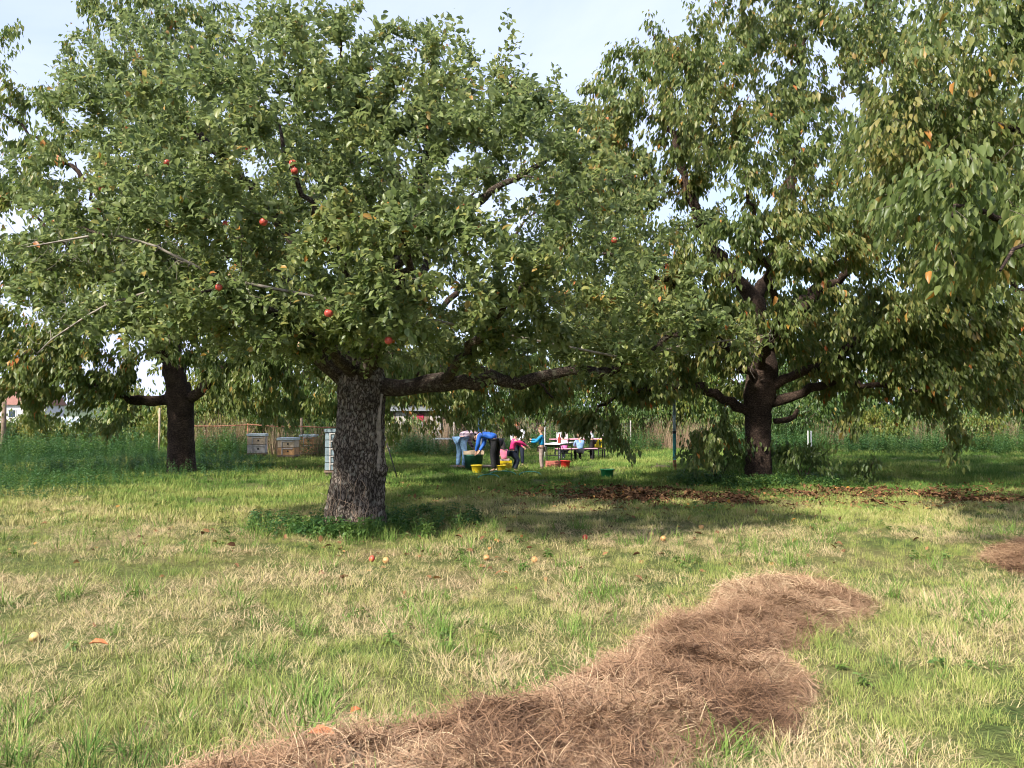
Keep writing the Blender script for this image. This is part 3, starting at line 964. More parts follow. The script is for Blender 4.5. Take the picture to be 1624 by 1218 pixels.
cherry_tree(b, 'shaded cherry tree with black trunk rising from the nettles on the left', [(-.12, 0, 0, .41), (.15, 0, 0, .365), (.9, -.03, 0, .34), (1.6, -.05, 0, .335), (2.0, -.08, 0, .35), (2.5, -.12, 0, .28)],
            limL, ellL, rejL, 2150, 42, 0, 32, size=0.16, autumn=0.018, extra=exL, lump=0.6, bias=0.05)

# middle: trunk hidden behind the apple tree, drooping sprays seen below the apple's crown
D = 16.6
bx = P(572, 700, D).x
b = on_ground(bx, D)
def rejM(q):
    px, py, f = project(q[None]); px, py, f = px[0], py[0], f[0]
    r = 0.0
    if py > 690: r = 1
    if px > 690 and py > 672: r = .9
    if px < 520 and py > 640: r = .9
    if py < 150 and px > 760: r = max(r, .9)
    if py < 100: r = 1
    return r
limM = [
    (pts((572, 640, D), (575, 560, D), (585, 450, D), (600, 330, D), (620, 200, D)), .2, .02),
    (pts((575, 610, D), (650, 590, D - .5), (740, 585, D - 1), (830, 600, D - 1.4), (880, 630, D - 1.6)), .09, .015),
    (pts((575, 600, D), (660, 520, D + .5), (760, 430, D + .8), (850, 330, D + .8)), .1, .015),
    (pts((575, 600, D), (650, 560, D + 1.4), (720, 560, D + 2.4), (800, 600, D + 3)), .09, .015),
    (pts((573, 590, D), (500, 500, D), (430, 420, D), (380, 330, D)), .1, .015),
]
ellM = [((bx + .2, D, 4.4), (3.2, 2.6, 2.6), .22), ((bx + 2.4, D + .2, 2.3), (2.9, 2.6, .75), 2.2)]
cherry_tree(b, 'cherry tree mostly hidden behind the apple tree, its yellowing sprays drooping over the people', [(-.12, 0, 0, .24), (.2, 0, 0, .2), (1.5, 0, 0, .18), (2.4, 0, 0, .2)],
            limM, ellM, rejM, 380, 40, 0, 33, size=0.14, autumn=0.04, bias=0.10, lump=.8, extra=[np.array(P(px + random.gauss(0, 6), py + random.gauss(0, 5), 17.6 + random.gauss(0, .6))) for px, py in ((800, 682), (775, 676), (832, 684), (760, 668), (720, 668), (690, 676), (650, 684), (630, 690)) for _ in range(3)])

# near right: trunk outside the picture, branches reach in
D = 9.0
b = on_ground(8.4, D)
def rejN(q):
    px, py, f = project(q[None]); px, py, f = px[0], py[0], f[0]
    r = 0.0
    if px > PW + 300: r = .8
    if f < 4.3: r = 1
    lim = 1350 + 0.3 * max(0, py - 330) + 60 * math.sin(py / 55.0)
    if px < lim: r = .985
    if py > 470 - (40 if px > 1560 else 0): r = max(r, .98)
    for (hx, hy, hw, hh) in ((1560, 60, 35, 30), (1480, 130, 45, 30), (1600, 150, 35, 35), (1420, 60, 30, 40)):
        if ((px - hx) / hw) ** 2 + ((py - hy) / hh) ** 2 < 1: r = max(r, 0.94)
    return r
limN = [
    (pts((1950, 560, D), (1940, 420, D), (1930, 200, D), (1920, -60, D)), .18, .03),
    (pts((1945, 470, D), (1850, 420, D - .8), (1740, 380, D - 1.6), (1620, 350, D - 2.4), (1500, 330, D - 3.0)), .07, .012),
    (pts((1945, 480, D), (1880, 450, D - 1.6), (1800, 440, D - 2.8), (1700, 410, D - 3.6), (1600, 395, D - 4.2)), .06, .01),
    (pts((1940, 420, D), (1830, 310, D), (1700, 230, D - .2), (1560, 190, D - .4), (1440, 160, D - .6)), .08, .012),
    (pts((1935, 300, D), (1830, 170, D), (1700, 70, D), (1560, 20, D)), .07, .012),
    (pts((1945, 450, D), (1860, 340, D + 1), (1760, 270, D + 1.8), (1640, 240, D + 2.2), (1500, 220, D + 2.4)), .08, .012),
]
ellN = [((8.2, D, 4.7), (5.0, 4.0, 3.0), 1.0), ((4.7, D - 2.6, 3.1), (1.9, 1.7, .65), 1.6), ((5.9, D - .5, 4.8), (2.4, 2.0, 1.8), 1.6)]
cherry_tree(b, 'near cherry tree at the right edge with bright hanging leaves, trunk out of view', [(-.12, 0, 0, .3), (.2, 0, 0, .26), (1.3, 0, 0, .24), (2.1, 0, 0, .26)],
            limN, ellN, rejN, 1200, 38, 300, 34, size=0.102, low=8.0, autumn=0.004, bias=0.18, lump=.7, zmin=2.0, lump_scale=0.9)

# far right: next tree of the row, trunk outside the picture
D = 20.0
b = on_ground(14.6, D)
def rejF(q):
    px, py, f = project(q[None]); px, py, f = px[0], py[0], f[0]
    r = 0.0
    if px > PW + 120: r = .9
    if f > D + 2: r = max(r, .4)
    if py > 672: r = max(r, .9)
    if py > 690: r = 1.0
    return r
limF = [
    (pts((1702, 640, D), (1700, 520, D), (1695, 360, D), (1690, 180, D)), .2, .03),
    (pts((1700, 600, D), (1620, 560, D - .8), (1540, 560, D - 1.4), (1450, 590, D - 2)), .1, .015),
    (pts((1700, 560, D), (1600, 440, D), (1520, 350, D), (1450, 280, D)), .1, .015),
    (pts((1700, 580, D), (1610, 500, D + 1.5), (1520, 450, D + 2.2), (1430, 420, D + 2.6)), .1, .015),
]
ellF = [((14.6, D, 6.3), (5.6, 4.4, 4.6), 1.0), ((11.6, D - 1.0, 2.9), (2.9, 1.9, 1.3), 1.8)]
cherry_tree(b, 'cherry tree of the far row at the right edge, shaded branches hanging low', [(-.12, 0, 0, .3), (.2, 0, 0, .26), (1.5, 0, 0, .24), (2.4, 0, 0, .26)],
            limF, ellF, rejF, 880, 40, 0, 35, size=0.15, autumn=0.02, lump=.75, zmin=1.5)

# ------------------------------------------------------------------ trees and shrubs along the back
def back_tree(name, px, depth, h, w, label, cat, seed, n=110, per=70, leaf=0.17, z0=0.9, mat='wood_leaf', bias=0.0, trunk=.14, group=None):
    rng = np.random.default_rng(seed)
    x = P(px, 660, depth).x
    b = on_ground(x, depth)
    t = empty(name, b, 0, label, cat, group)
    zc = (h + z0) / 2
    lean = rng.normal(0, .2)
    ells = [((x, depth, zc + b.z), (w / 2, w / 2.2, (h - z0) / 2), 1.0)]
    for _ in range(4):
        a = rng.uniform(0, 6.28)
        ells.append(((x + math.cos(a) * w * .3, depth + math.sin(a) * w * .25, b.z + z0 + (h - z0) * rng.uniform(.3, .85)), (w * .28, w * .26, (h - z0) * .22), 1.0))
    ells.append(((x, depth, b.z + min(1.5, h * .3)), (w * .52, w * .4, min(1.5, h * .3)), 2.0))
    rej = lambda q: .6 if q[1] > depth + .5 else 0.0
    T = shell(ells, rng, n, inner=.3, zmin=.12, reject=rej, lump=.6, lump_scale=.9)
    bb = np.array(b)
    if trunk > .05:
        trunk_mesh('trunk', [(-.1, 0, 0, trunk * 1.2), (.3, 0, 0, trunk), (h * .4, lean, 0, trunk * .8)], 10, 10, t, M['cherry_bark'], seed=seed)
        limbs = [([bb + [lean, 0, h * .35], bb + [lean * 1.5, .1, h * .6], bb + [lean, 0, h * .85]], trunk * .75, .02)]
        for k in range(3):
            a = rng.uniform(0, 6.28)
            limbs.append(([bb + [lean, 0, h * .36], bb + [math.cos(a) * w * .18, math.sin(a) * w * .15, h * .5], bb + [math.cos(a) * w * .32, math.sin(a) * w * .28, h * .62]], trunk * .5, .015))
        top = (bb + [lean, 0, h * .36], trunk * .7)
    else:
        limbs = []
        for k in range(5):
            a = k * 1.256 + rng.normal(0, .3)
            limbs.append(([bb + [0, 0, -.05], bb + [math.cos(a) * w * .12, math.sin(a) * w * .12, h * .35], bb + [math.cos(a) * w * .3, math.sin(a) * w * .3, h * .75]], .03, .008))
        top = (bb, .05)
    s = grow(top, limbs, T, rng=rng, wob=.08)
    wood_meshes(s, t, M['cherry_bark'], M['twig'])
    leaves_cherry(s, rng, per, t, 0, leaf, .015, reach=.9, mat=mat, bias=bias, spread=.3 if trunk > .05 else .17)
    return t

k = 0
for (px, dep, h, w, z0, bias, label) in (
        (650, 39, 4.6, 5.8, 1.6, .28, 'yellowish broadleaf tree behind the wire fence, left of the people'),
        (330, 37, 4.4, 5.2, .15, .42, 'brownish broadleaf tree behind the rusty rail'),
        (455, 39, 4.8, 5.2, .15, .12, 'green tree standing behind the beehives'),
        (215, 42, 3.2, 4.4, .15, .30, 'low yellow green tree far behind the left cherry trunk'),
        (735, 41, 6.2, 5.8, .15, -.15, 'dark tree behind the bending people, fullest over the plaid shirt'),
        (850, 42, 6.8, 6.4, .15, -.12, 'dark dense tree behind the child in the blue jacket'),
        (965, 41, 6.2, 6.2, .15, .10, 'olive green tree behind the white jacketed child'),
        (1075, 40, 5.2, 5.5, .15, .24, 'light green tree behind the teal post'),
        (1190, 42, 7.0, 6.9, .15, -.08, 'dark green tree behind the right cherry trunk'),
        (1320, 41, 6.6, 7.1, .15, -.15, 'dark green tree behind the two white stakes'),
        (1450, 41, 6.8, 6.9, .15, -.05, 'dark tree in the back hedge, second from the right edge'),
        (1585, 40, 6.4, 6.9, .15, .0, 'bushy tree in the back hedge at the right edge')):
    back_tree('hedge_tree', px, dep, h, w, label, 'tree', 50 + k, n=118, per=50, leaf=.29, z0=z0, bias=bias, group='trees along the back hedge')
    k += 1
for (px, dep, h, w, bias, label) in (
        (62, 31, 1.9, 1.7, .38, 'brownish rounded shrub left of the nettles by the wooden post'),
        (345, 33, 2.3, 3.2, .35, 'reddish brown shrub behind the rusty rail'),
        (205, 32, 1.5, 2.6, .25, 'low yellow green shrub left of the left cherry trunk'),
        (500, 31, 1.5, 1.5, .0, 'dark green shrub between the hives and the apple trunk'),
        (350, 31.2, .9, 1.6, .15, 'low green shrub beside the leftmost hive'),
        (1560, 36, 2.2, 2.6, .4, 'brown leaved shrub at the right end of the far meadow'),
        (1400, 36.5, 1.9, 2.6, .28, 'yellow green shrub in front of the dark back hedge'),
        (105, 37, 1.7, 3.4, .2, 'low shrub in front of the greenhouse'),
        (25, 38, 2.0, 3.6, .3, 'loose shrub behind the wooden post at the left edge'),
        (-60, 36, 2.6, 3.6, .2, 'shrub just beyond the left edge'),
        (640, 34.8, 1.7, 2.2, .1, 'green shrub in front of the grey shed'),
        (770, 38, 2.6, 3.6, -.2, 'dark shrub under the back trees, behind the blue folded parasol'),
        (905, 38.5, 2.8, 3.8, -.25, 'dark shrub under the back trees, behind the table'),
        (1010, 38, 2.2, 3.4, .0, 'shrub under the back trees, left of the teal post'),
        (1130, 38.5, 2.4, 3.6, .1, 'shrub under the back trees, right of the teal post'),
        (1260, 38, 2.6, 3.8, -.2, 'dark shrub behind the two white stakes'),
        (1500, 38, 2.4, 3.6, -.15, 'dark shrub at the back right under the hanging cherry branches'),
        (1650, 38, 2.4, 3.6, -.1, 'shrub ending the back hedge at the right edge'),
        (430, 36, 3.4, 3.4, .2, 'loose green shrub behind the beehives'),
        (560, 37, 3.2, 3.6, .1, 'green shrub behind the apple trunk')):
    back_tree('shrub', px, dep, h, w, label, 'shrub', 50 + k, n=60, per=46, leaf=.17 if dep > 34 else .13, z0=.15, bias=bias, trunk=0)
    k += 1

# shoots round the foot of the right cherry tree
for (dx, dy, h, w, label) in ((-.95, -.1, 1.15, 1.5, 'leafy cherry sucker left of the right cherry trunk'), (.95, -.25, 1.0, 1.3, 'leafy cherry sucker right of the right cherry trunk'),
                              (2.35, -.3, .6, .6, 'small separate cherry shoot on the leaf litter')):
    c0 = GP(1203, 766)
    rng = np.random.default_rng(int(90 + dx * 10))
    bb = on_ground(c0.x + dx, c0.y + dy)
    t = empty('cherry_sucker', bb, 0, label, 'shrub')
    B = np.array(bb)
    limbs = []
    for a in np.arange(0, 6.28, 1.05):
        e = np.array([math.cos(a) * w * .5, math.sin(a) * w * .35, h * rng.uniform(.6, 1.0)])
        limbs.append(([B + [0, 0, -.03], B + e * [.45, .45, .65], B + e], .008, .003))
    T = np.array([B + [rng.uniform(-.6, .6) * w, rng.uniform(-.4, .4) * w, h * rng.uniform(.3, 1.0)] for _ in range(int(34 * w))])
    s = grow((B, .01), limbs, T, rng=rng, wob=.03, tip=.002)
    wood_meshes(s, t, M['cherry_bark'], M['twig'])
    leaves_cherry(s, rng, 13, t, 0, .125, 0.0, reach=.5, bias=-.2, low=False)

# ------------------------------------------------------------------ scattered stuff (grass, hay, weeds, litter)
def blade_mesh(rng, n, rad, h, w, lean=0.5, straw=(0.2, 0.3), lie=0.0, segs=3, curve=0.6):
    """a tuft of bent blades; bt holds how dry each blade is"""
    V, F, B = [], [], []
    for _ in range(n):
        a = rng.uniform(0, 2 * math.pi); r = rad * math.sqrt(rng.random())
        p = np.array([r * math.cos(a), r * math.sin(a), -0.01])
        az = a + rng.normal(0, 0.9)
        H = h * rng.uniform(0.45, 1.15)
        th = abs(rng.normal(0, lean)) + lie * rng.uniform(0.7, 1.1)
        cv = curve * rng.uniform(0.3, 1.5)
        W = w * rng.uniform(0.6, 1.3)
        side = np.array([-math.sin(az), math.cos(az), 0])
        side = side * math.cos(0.7) + np.array([math.cos(az), math.sin(az), 0]) * math.sin(rng.normal(0, 0.7))
        side /= np.linalg.norm(side)
        b0 = len(V)
        t = np.clip(rng.normal(*straw), 0, 1)
        for k in range(segs + 1):
            f = k / segs
            ww = W * (1 - 0.85 * f ** 1.6) * 0.5
            V.append(p - side * ww); V.append(p + side * ww)
            B += [t + 0.12 * f, t + 0.12 * f]
            tt = min(th + cv * f, 2.0)
            p = p + H / segs * np.array([math.sin(tt) * math.cos(az), math.sin(tt) * math.sin(az), math.cos(tt)])
            if p[2] < 0.004 and k > 0: p[2] = 0.004 + 0.004 * rng.random()
        for k in range(segs):
            F.append([b0 + 2 * k, b0 + 2 * k + 1, b0 + 2 * k + 3, b0 + 2 * k + 2])
    me = fast_mesh('blades', np.array(V), np.array(F))
    fattr(me, 'bt', B)
    return me

def straw_mesh(rng, n, length, w, rad, thick):
    """loosely tangled curved straws lying flat"""
    V, F, B = [], [], []
    for _ in range(n):
        az = rng.uniform(0, 2 * math.pi)
        c = np.array([rng.normal(0, rad), rng.normal(0, rad), rng.uniform(0, thick)])
        Ls = length * rng.uniform(0.4, 1.2)
        cv = rng.normal(0, 1.2)
        tilt = rng.normal(0, 0.26)
        t = rng.random()
        b0 = len(V)
        segs = 4
        p = c - 0.5 * Ls * np.array([math.cos(az), math.sin(az), tilt])
        for k in range(segs + 1):
            aa = az + cv * (k / segs - 0.5)
            d = np.array([math.cos(aa), math.sin(aa), tilt - 0.5 * (k / segs - 0.5) * abs(cv) * 0.4])
            sd = np.array([-math.sin(aa), math.cos(aa), rng.normal(0, 0.5)]); sd /= np.linalg.norm(sd)
            ww = w * (1.0 if 0 < k < segs else 0.4) * 0.5
            V += [p - sd * ww, p + sd * ww]; B += [t, t]
            p = p + d * Ls / segs
        for k in range(segs):
            F.append([b0 + 2 * k, b0 + 2 * k + 1, b0 + 2 * k + 3, b0 + 2 * k + 2])
    me = fast_mesh('straws', np.array(V), np.array(F))
    fattr(me, 'bt', B)
    return me

def weed_mesh(rng, h, pairs, leaf, stems=1, spread=0.05, pointed=0.5):
    """leafy weed: stems with opposite leaves"""
    bs, ds, ns, ls = [], [], [], []
    tv, tf, off = [], [], 0
    for _ in range(stems):
        a0 = rng.uniform(0, 6.28)
        foot = np.array([rng.normal(0, spread), rng.normal(0, spread), 0])
        top = foot + np.array([math.cos(a0) * h * .25 * rng.random(), math.sin(a0) * h * .25 * rng.random(), h * rng.uniform(.75, 1.1)])
        V, F = tubes([(np.array([foot, (foot + top) / 2 + rng.normal(0, .01, 3), top]), np.array([.004, .003, .0015]))], 3)
        tv.append(V); tf.append(F + off); off += len(V)
        for k in range(pairs):
            f = 0.22 + 0.78 * (k + .5) / pairs
            for sgn in (0, math.pi):
                a = a0 + k * 1.57 + sgn + rng.normal(0, .25)
                bs.append(foot + (top - foot) * f)
                ds.append([math.cos(a), math.sin(a), rng.normal(0.12, .25)])
                ns.append([rng.normal(0, .2), rng.normal(0, .2), 1])
                ls.append(leaf * (1.15 - 0.6 * f) * rng.uniform(.8, 1.2))
    bs, ds, ns, ls = map(np.array, (bs, ds, ns, ls))
    lv = leaves_arrays(bs, ds.astype(float), ns.astype(float), ls, ls * pointed, curl=0.3)
    LF = (LEAF_F[None] + (np.arange(len(bs)) * 7)[:, None, None]).reshape(-1, 3)
    V = np.concatenate([lv.reshape(-1, 3)] + tv)
    F = [list(f) for f in LF] + [list(np.array(f) + len(bs) * 7) for t in tf for f in t]
    me = fast_mesh('weed', V, [[int(i) for i in f] for f in F])
    fattr(me, 'bt', np.concatenate([np.repeat(rng.random(len(bs)), 7), np.full(off, .5)]))
    return me

def scatter(name, label, cat, mats, protos, pos, rot, scl, idx, tint, base_mesh=None, kind='stuff', parent=None):
    """one object whose pieces are instances placed on its points"""
    cl = bpy.data.collections.new(name + '_pieces')
    for i, me in enumerate(protos):
        if not me.materials: me.materials.append(mats[i] if isinstance(mats, list) else mats)
        o = bpy.data.objects.new('%s_piece_%02d' % (name, i), me)
        cl.objects.link(o)
    me = bpy.data.meshes.new(name)
    n = len(pos)
    me.vertices.add(n)
    me.vertices.foreach_set('co', np.ascontiguousarray(pos, dtype=np.float32).ravel())
    a = me.attributes.new('rot', 'FLOAT_VECTOR', 'POINT'); a.data.foreach_set('vector', np.ascontiguousarray(rot, dtype=np.float32).ravel())
    fattr(me, 'scl', scl); fattr(me, 'tint', tint)
    a = me.attributes.new('idx', 'INT', 'POINT'); a.data.foreach_set('value', np.ascontiguousarray(idx, dtype=np.int32))
    ng = bpy.data.node_groups.new(name + '_scatter', 'GeometryNodeTree')
    ng.interface.new_socket('Geometry', in_out='INPUT', socket_type='NodeSocketGeometry')
    ng.interface.new_socket('Geometry', in_out='OUTPUT', socket_type='NodeSocketGeometry')
    N, L = ng.nodes, ng.links.new
    gi, go = N.new('NodeGroupInput'), N.new('NodeGroupOutput')
    iop = N.new('GeometryNodeInstanceOnPoints')
    ci = N.new('GeometryNodeCollectionInfo')
    ci.inputs['Collection'].default_value = cl
    ci.inputs['Separate Children'].default_value = True
    ci.inputs['Reset Children'].default_value = True
    iop.inputs['Pick Instance'].default_value = True
    def na(nm, tp):
        k = N.new('GeometryNodeInputNamedAttribute'); k.data_type = tp
        k.inputs['Name'].default_value = nm
        return k.outputs['Attribute']
    L(gi.outputs[0], iop.inputs['Points'])
    L(ci.outputs[0], iop.inputs['Instance'])
    L(na('idx', 'INT'), iop.inputs['Instance Index'])
    e2r = N.new('FunctionNodeEulerToRotation')
    L(na('rot', 'FLOAT_VECTOR'), e2r.inputs[0])
    L(e2r.outputs[0], iop.inputs['Rotation'])
    L(na('scl', 'FLOAT'), iop.inputs['Scale'])
    L(iop.outputs[0], go.inputs[0])
    o = link(name, me, None, parent)
    md = o.modifiers.new('scatter', 'NODES')
    md.node_group = ng
    tag(o, label, cat, kind=kind)
    return o

# hay swath outline on the ground, from where it lies in the meadow
HAY_PX = [(290, 1270), (360, 1240), (500, 1216), (600, 1196), (700, 1172), (830, 1150), (930, 1085), (1000, 1036), (1075, 1003), (1085, 990), (1142, 982), (1152, 942), (1205, 938), (1330, 948), (1385, 960),
          (1340, 985), (1272, 1003), (1226, 1040), (1232, 1072), (1300, 1108), (1225, 1122), (1242, 1142), (1190, 1165), (1085, 1192), (1040, 1240), (880, 1300), (400, 1340)]
HAY2_PX = [(1560, 893), (1590, 880), (1640, 876), (1720, 882), (1740, 905), (1680, 918), (1600, 912)]
HAY = np.array([G(*p)[:2] for p in HAY_PX]); HAY2 = np.array([G(*p)[:2] for p in HAY2_PX])

def poly_sd(poly, q):
    """signed distance (inside positive) of points q (n,2)"""
    n = len(poly)
    best = np.full(len(q), 1e9); inside = np.zeros(len(q), bool)
    for i in range(n):
        a, b = poly[i], poly[(i + 1) % n]
        ab = b - a
        t = np.clip(((q - a) @ ab) / (ab @ ab), 0, 1)
        d = np.linalg.norm(q - (a + t[:, None] * ab), axis=1)
        best = np.minimum(best, d)
        c = ((a[1] > q[:, 1]) != (b[1] > q[:, 1]))
        with np.errstate(divide='ignore', invalid='ignore'):
            xc = (b[0] - a[0]) * (q[:, 1] - a[1]) / (b[1] - a[1]) + a[0]
        inside ^= c & (q[:, 0] < xc)
    return np.where(inside, best, -best)

def nz2(x, y, s, o=0.0):
    return np.array([mnoise.noise(Vector((a * s + o, b * s - o, o * 1.7))) for a, b in zip(x, y)])

def hay_height(poly, q, top):
    d = poly_sd(poly, q) - .03 + .09 * nz2(q[:, 0], q[:, 1], 5.0, 7.0)      # ragged edge
    n = .7 * nz2(q[:, 0], q[:, 1], 3.2, 4.0) + 0.9 * nz2(q[:, 0], q[:, 1], 7.0, 9.0) + 0.35 * nz2(q[:, 0], q[:, 1], 14.0, 3.0)
    return np.where(d > 0, top * np.clip(d / 0.22, 0, 1) ** 0.55 * np.clip(0.75 + 1.1 * n, .04, 2.2) + 0.012, -1), d

def hay(poly, top, label, count):
    rng = np.random.default_rng(5)
    lo, hi = poly.min(0) - .05, poly.max(0) + .05
    st = 0.035
    xs, ys = np.arange(lo[0], hi[0], st), np.arange(lo[1], hi[1], st)
    X, Y = np.meshgrid(xs, ys, indexing='ij')
    q = np.stack([X.ravel(), Y.ravel()], 1)
    h, d = hay_height(poly, q, top)
    Z = gz(q[:, 0], q[:, 1]) + np.where(d > 0, h, -0.03)
    ok = d.reshape(X.shape) > -st * 1.2
    I = np.arange(len(q)).reshape(X.shape)
    fm = ok[:-1, :-1] & ok[1:, :-1] & ok[1:, 1:] & ok[:-1, 1:]
    F = np.stack([I[:-1, :-1], I[1:, :-1], I[1:, 1:], I[:-1, 1:]], -1)[fm].reshape(-1, 4)
    me = fast_mesh('hay_bed', np.stack([q[:, 0], q[:, 1], Z], 1), F, True)
    protos = [straw_mesh(rng, 110, 0.17, 0.0026, 0.075, 0.036) for _ in range(6)]
    # points inside, and a few straws spilling over the edge
    P2 = rng.uniform(lo, hi, (count * 6, 2))
    hh, dd = hay_height(poly, P2, top)
    keep = dd > rng.normal(0.02, 0.04, len(dd))
    P2, hh, dd = P2[keep][:count], hh[keep][:count], dd[keep][:count]
    z = gz(P2[:, 0], P2[:, 1]) + np.maximum(hh, 0.004) - 0.012
    e = 0.05
    hx = (hay_height(poly, P2 + [e, 0], top)[0].clip(0) - hay_height(poly, P2 - [e, 0], top)[0].clip(0)) / (2 * e)
    hy = (hay_height(poly, P2 + [0, e], top)[0].clip(0) - hay_height(poly, P2 - [0, e], top)[0].clip(0)) / (2 * e)
    rot = np.stack([np.arctan(hy).clip(-.8, .8), -np.arctan(hx).clip(-.8, .8), rng.normal(0, 0.6, len(z))], 1)
    rot[:, 2] = np.where(rng.random(len(z)) < .5, rng.uniform(-.2, .2, len(z)), 0)
    tint = np.clip(0.30 + 0.45 * nz2(P2[:, 0], P2[:, 1], 1.6, 2.0) + .3 * nz2(P2[:, 0], P2[:, 1], 6.0, 2.0) + rng.normal(0, .12, len(z)), 0, .7)
    root = empty('hay_swath', (0, 0, 0), 0, label, 'hay')
    root['kind'] = 'stuff'
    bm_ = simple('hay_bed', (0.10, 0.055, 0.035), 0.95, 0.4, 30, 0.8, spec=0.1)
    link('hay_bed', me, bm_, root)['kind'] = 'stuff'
    o = scatter('loose_straw', None, None, M['straw'], protos, np.stack([P2[:, 0], P2[:, 1], z], 1), rot, rng.uniform(.75, 1.2, len(z)), rng.integers(0, 6, len(z)), tint, parent=root)
hay(HAY, 0.085, 'long swath of raked brown hay lying across the foreground grass', 4200)
hay(HAY2, 0.07, 'small heap of brown hay at the right edge of the meadow', 260)

# leaf litter patches: (centre pixel, half width m, half depth m, strength)
LITTER = [(G(1010, 785), 2.7, 1.5, 1.0), (G(1120, 795), 1.7, 1.2, .8), (G(1400, 781), 2.9, 1.2, 1.0), (G(1540, 793), 2.3, 1.0, .9), (G(500, 745), 1.3, .7, .35), (G(640, 770), .5, .4, .5)]
def litter_field(x, y):
    f = np.zeros(len(x))
    for c, a, b, s in LITTER:
        f = np.maximum(f, s * np.clip(1.35 - ((x - c.x) / a) ** 2 - ((y - c.y) / b) ** 2, 0, 1))
    return np.clip(f * (.75 + 1.1 * nz2(x, y, 1.1, 6.0)), 0, 1)

TRUNKS = [(GP(565, 838), .42), (GP(1203, 766), .33), (GP(288, 750), .45)]
def near_trunk(x, y, extra=0.0):
    m = np.zeros(len(x), bool)
    for c, r in TRUNKS:
        m |= (x - c.x) ** 2 + (y - c.y) ** 2 < (r + extra) ** 2
    return m

def meadow():
    rng = np.random.default_rng(8)
    pr = [blade_mesh(rng, 26, .075, .125, .0042, lean=.75, straw=(.3, .28)) for _ in range(4)]
    pr += [blade_mesh(rng, 26, .085, .12, .0036, lean=.8, straw=(.75, .2), lie=.5, curve=.9) for _ in range(4)]       # 4-7 dry, lying over
    pr += [blade_mesh(rng, 22, .07, .24, .0065, lean=.75, straw=(.05, .12), curve=.8, segs=4) for _ in range(3)]        # 8-10 broad green clumps
    pr += [blade_mesh(rng, 34, .12, .17, .003, lean=1.0, straw=(.85, .15), lie=1.0, curve=.5) for _ in range(3)]        # 11-13 flattened straw
    pr += [blade_mesh(rng, 64, .24, .12, .0085, straw=(.2, .22), lean=.6) for _ in range(3)]                               # 14-16 coarse tufts for farther off
    pos, rot, scl, idx, tint = [], [], [], [], []
    zones = [(2.0, 4.5, 230, .95), (4.5, 7, 165, 1.0), (7, 11, 95, 1.15), (11, 17, 34, 1.1), (17, 29, 17, 1.35), (29, 48, 6, 1.9)]
    for (a, b, dens, sc) in zones:
        area = .72 * (b * b - a * a) + 3 * (b - a)
        n = int(area * dens)
        y = np.sqrt(rng.uniform(0, 1, n) * (b * b - a * a) + a * a)
        x = rng.uniform(-1, 1, n) * (.72 * y + 1.5)
        lf = litter_field(x, y)
        q = np.stack([x, y], 1)
        keep = (poly_sd(HAY, q) < 0.02) & (poly_sd(HAY2, q) < 0.02) & ~near_trunk(x, y) & (rng.random(n) > lf * 1.15)
        x, y, lf = x[keep], y[keep], lf[keep]
        n = len(x)
        n1 = nz2(x, y, .45, 1.0); n2 = nz2(x, y, 1.4, 5.0); n3 = nz2(x, y, 3.5, 8.0)
        dry = .70 + .45 * n1 + .48 * n2 + .30 * n3
        dry += .16 * np.exp(-((y - 9.2) / 2.6) ** 2) * (1 - .35 * np.clip((x - 3) / 3, 0, 1))      # worn, drier belt before the apple tree
        dry -= .58 * np.clip((y - 13) / 4, 0, 1) + .10 * np.clip((x - 3) / 4, 0, 1) * (y > 8)
        dry -= .30 * np.exp(-(((x + 2.6) / 1.9) ** 2 + ((y - 10.2) / .9) ** 2))                      # fresh grass round the trunk's foot
        dry += .25 * (rng.random(n) - .5)
        k = rng.integers(0, 4, n)
        u = rng.random(n)
        k = np.where((dry > .5) & (u < .6), 4 + rng.integers(0, 4, n), k)
        k = np.where((dry > .62) & (u > .78), 11 + rng.integers(0, 3, n), k)
        clump = (n3 + .8 * n2 > .34) & (u < (.30 if a < 11 else .12))
        clump |= (u < .4) & (((x + 2.15) / 1.5) ** 2 + ((y - 10.3) / .55) ** 2 < 1 + .6 * n3)
        k = np.where(clump, 8 + rng.integers(0, 3, n), k)
        if a >= 11:
            k = np.where(u < .82, 14 + rng.integers(0, 3, n), k)
        t = np.clip(.08 + .62 * dry, 0, .68)
        t = np.where(clump, np.clip(t - .36, 0, .2), t)
        pos.append(np.stack([x, y, gz(x, y)], 1))
        rot.append(np.stack([rng.normal(0, .1, n), rng.normal(0, .1, n), rng.uniform(0, 6.28, n)], 1))
        hgt = sc * rng.uniform(.7, 1.25, n) * (1 - .25 * np.clip(lf, 0, 1)) * (.92 + .35 * n2)
        hgt *= np.where(~clump, np.where((y > 7.5) & (y < 14), .74, .86), .86)
        scl.append(hgt); idx.append(k); tint.append(t)
    c = np.concatenate
    scatter('meadow_grass', 'uneven half dry grass covering the orchard meadow', 'grass', M['grass'], pr, c(pos), c(rot), c(scl), c(idx), c(tint))
meadow()

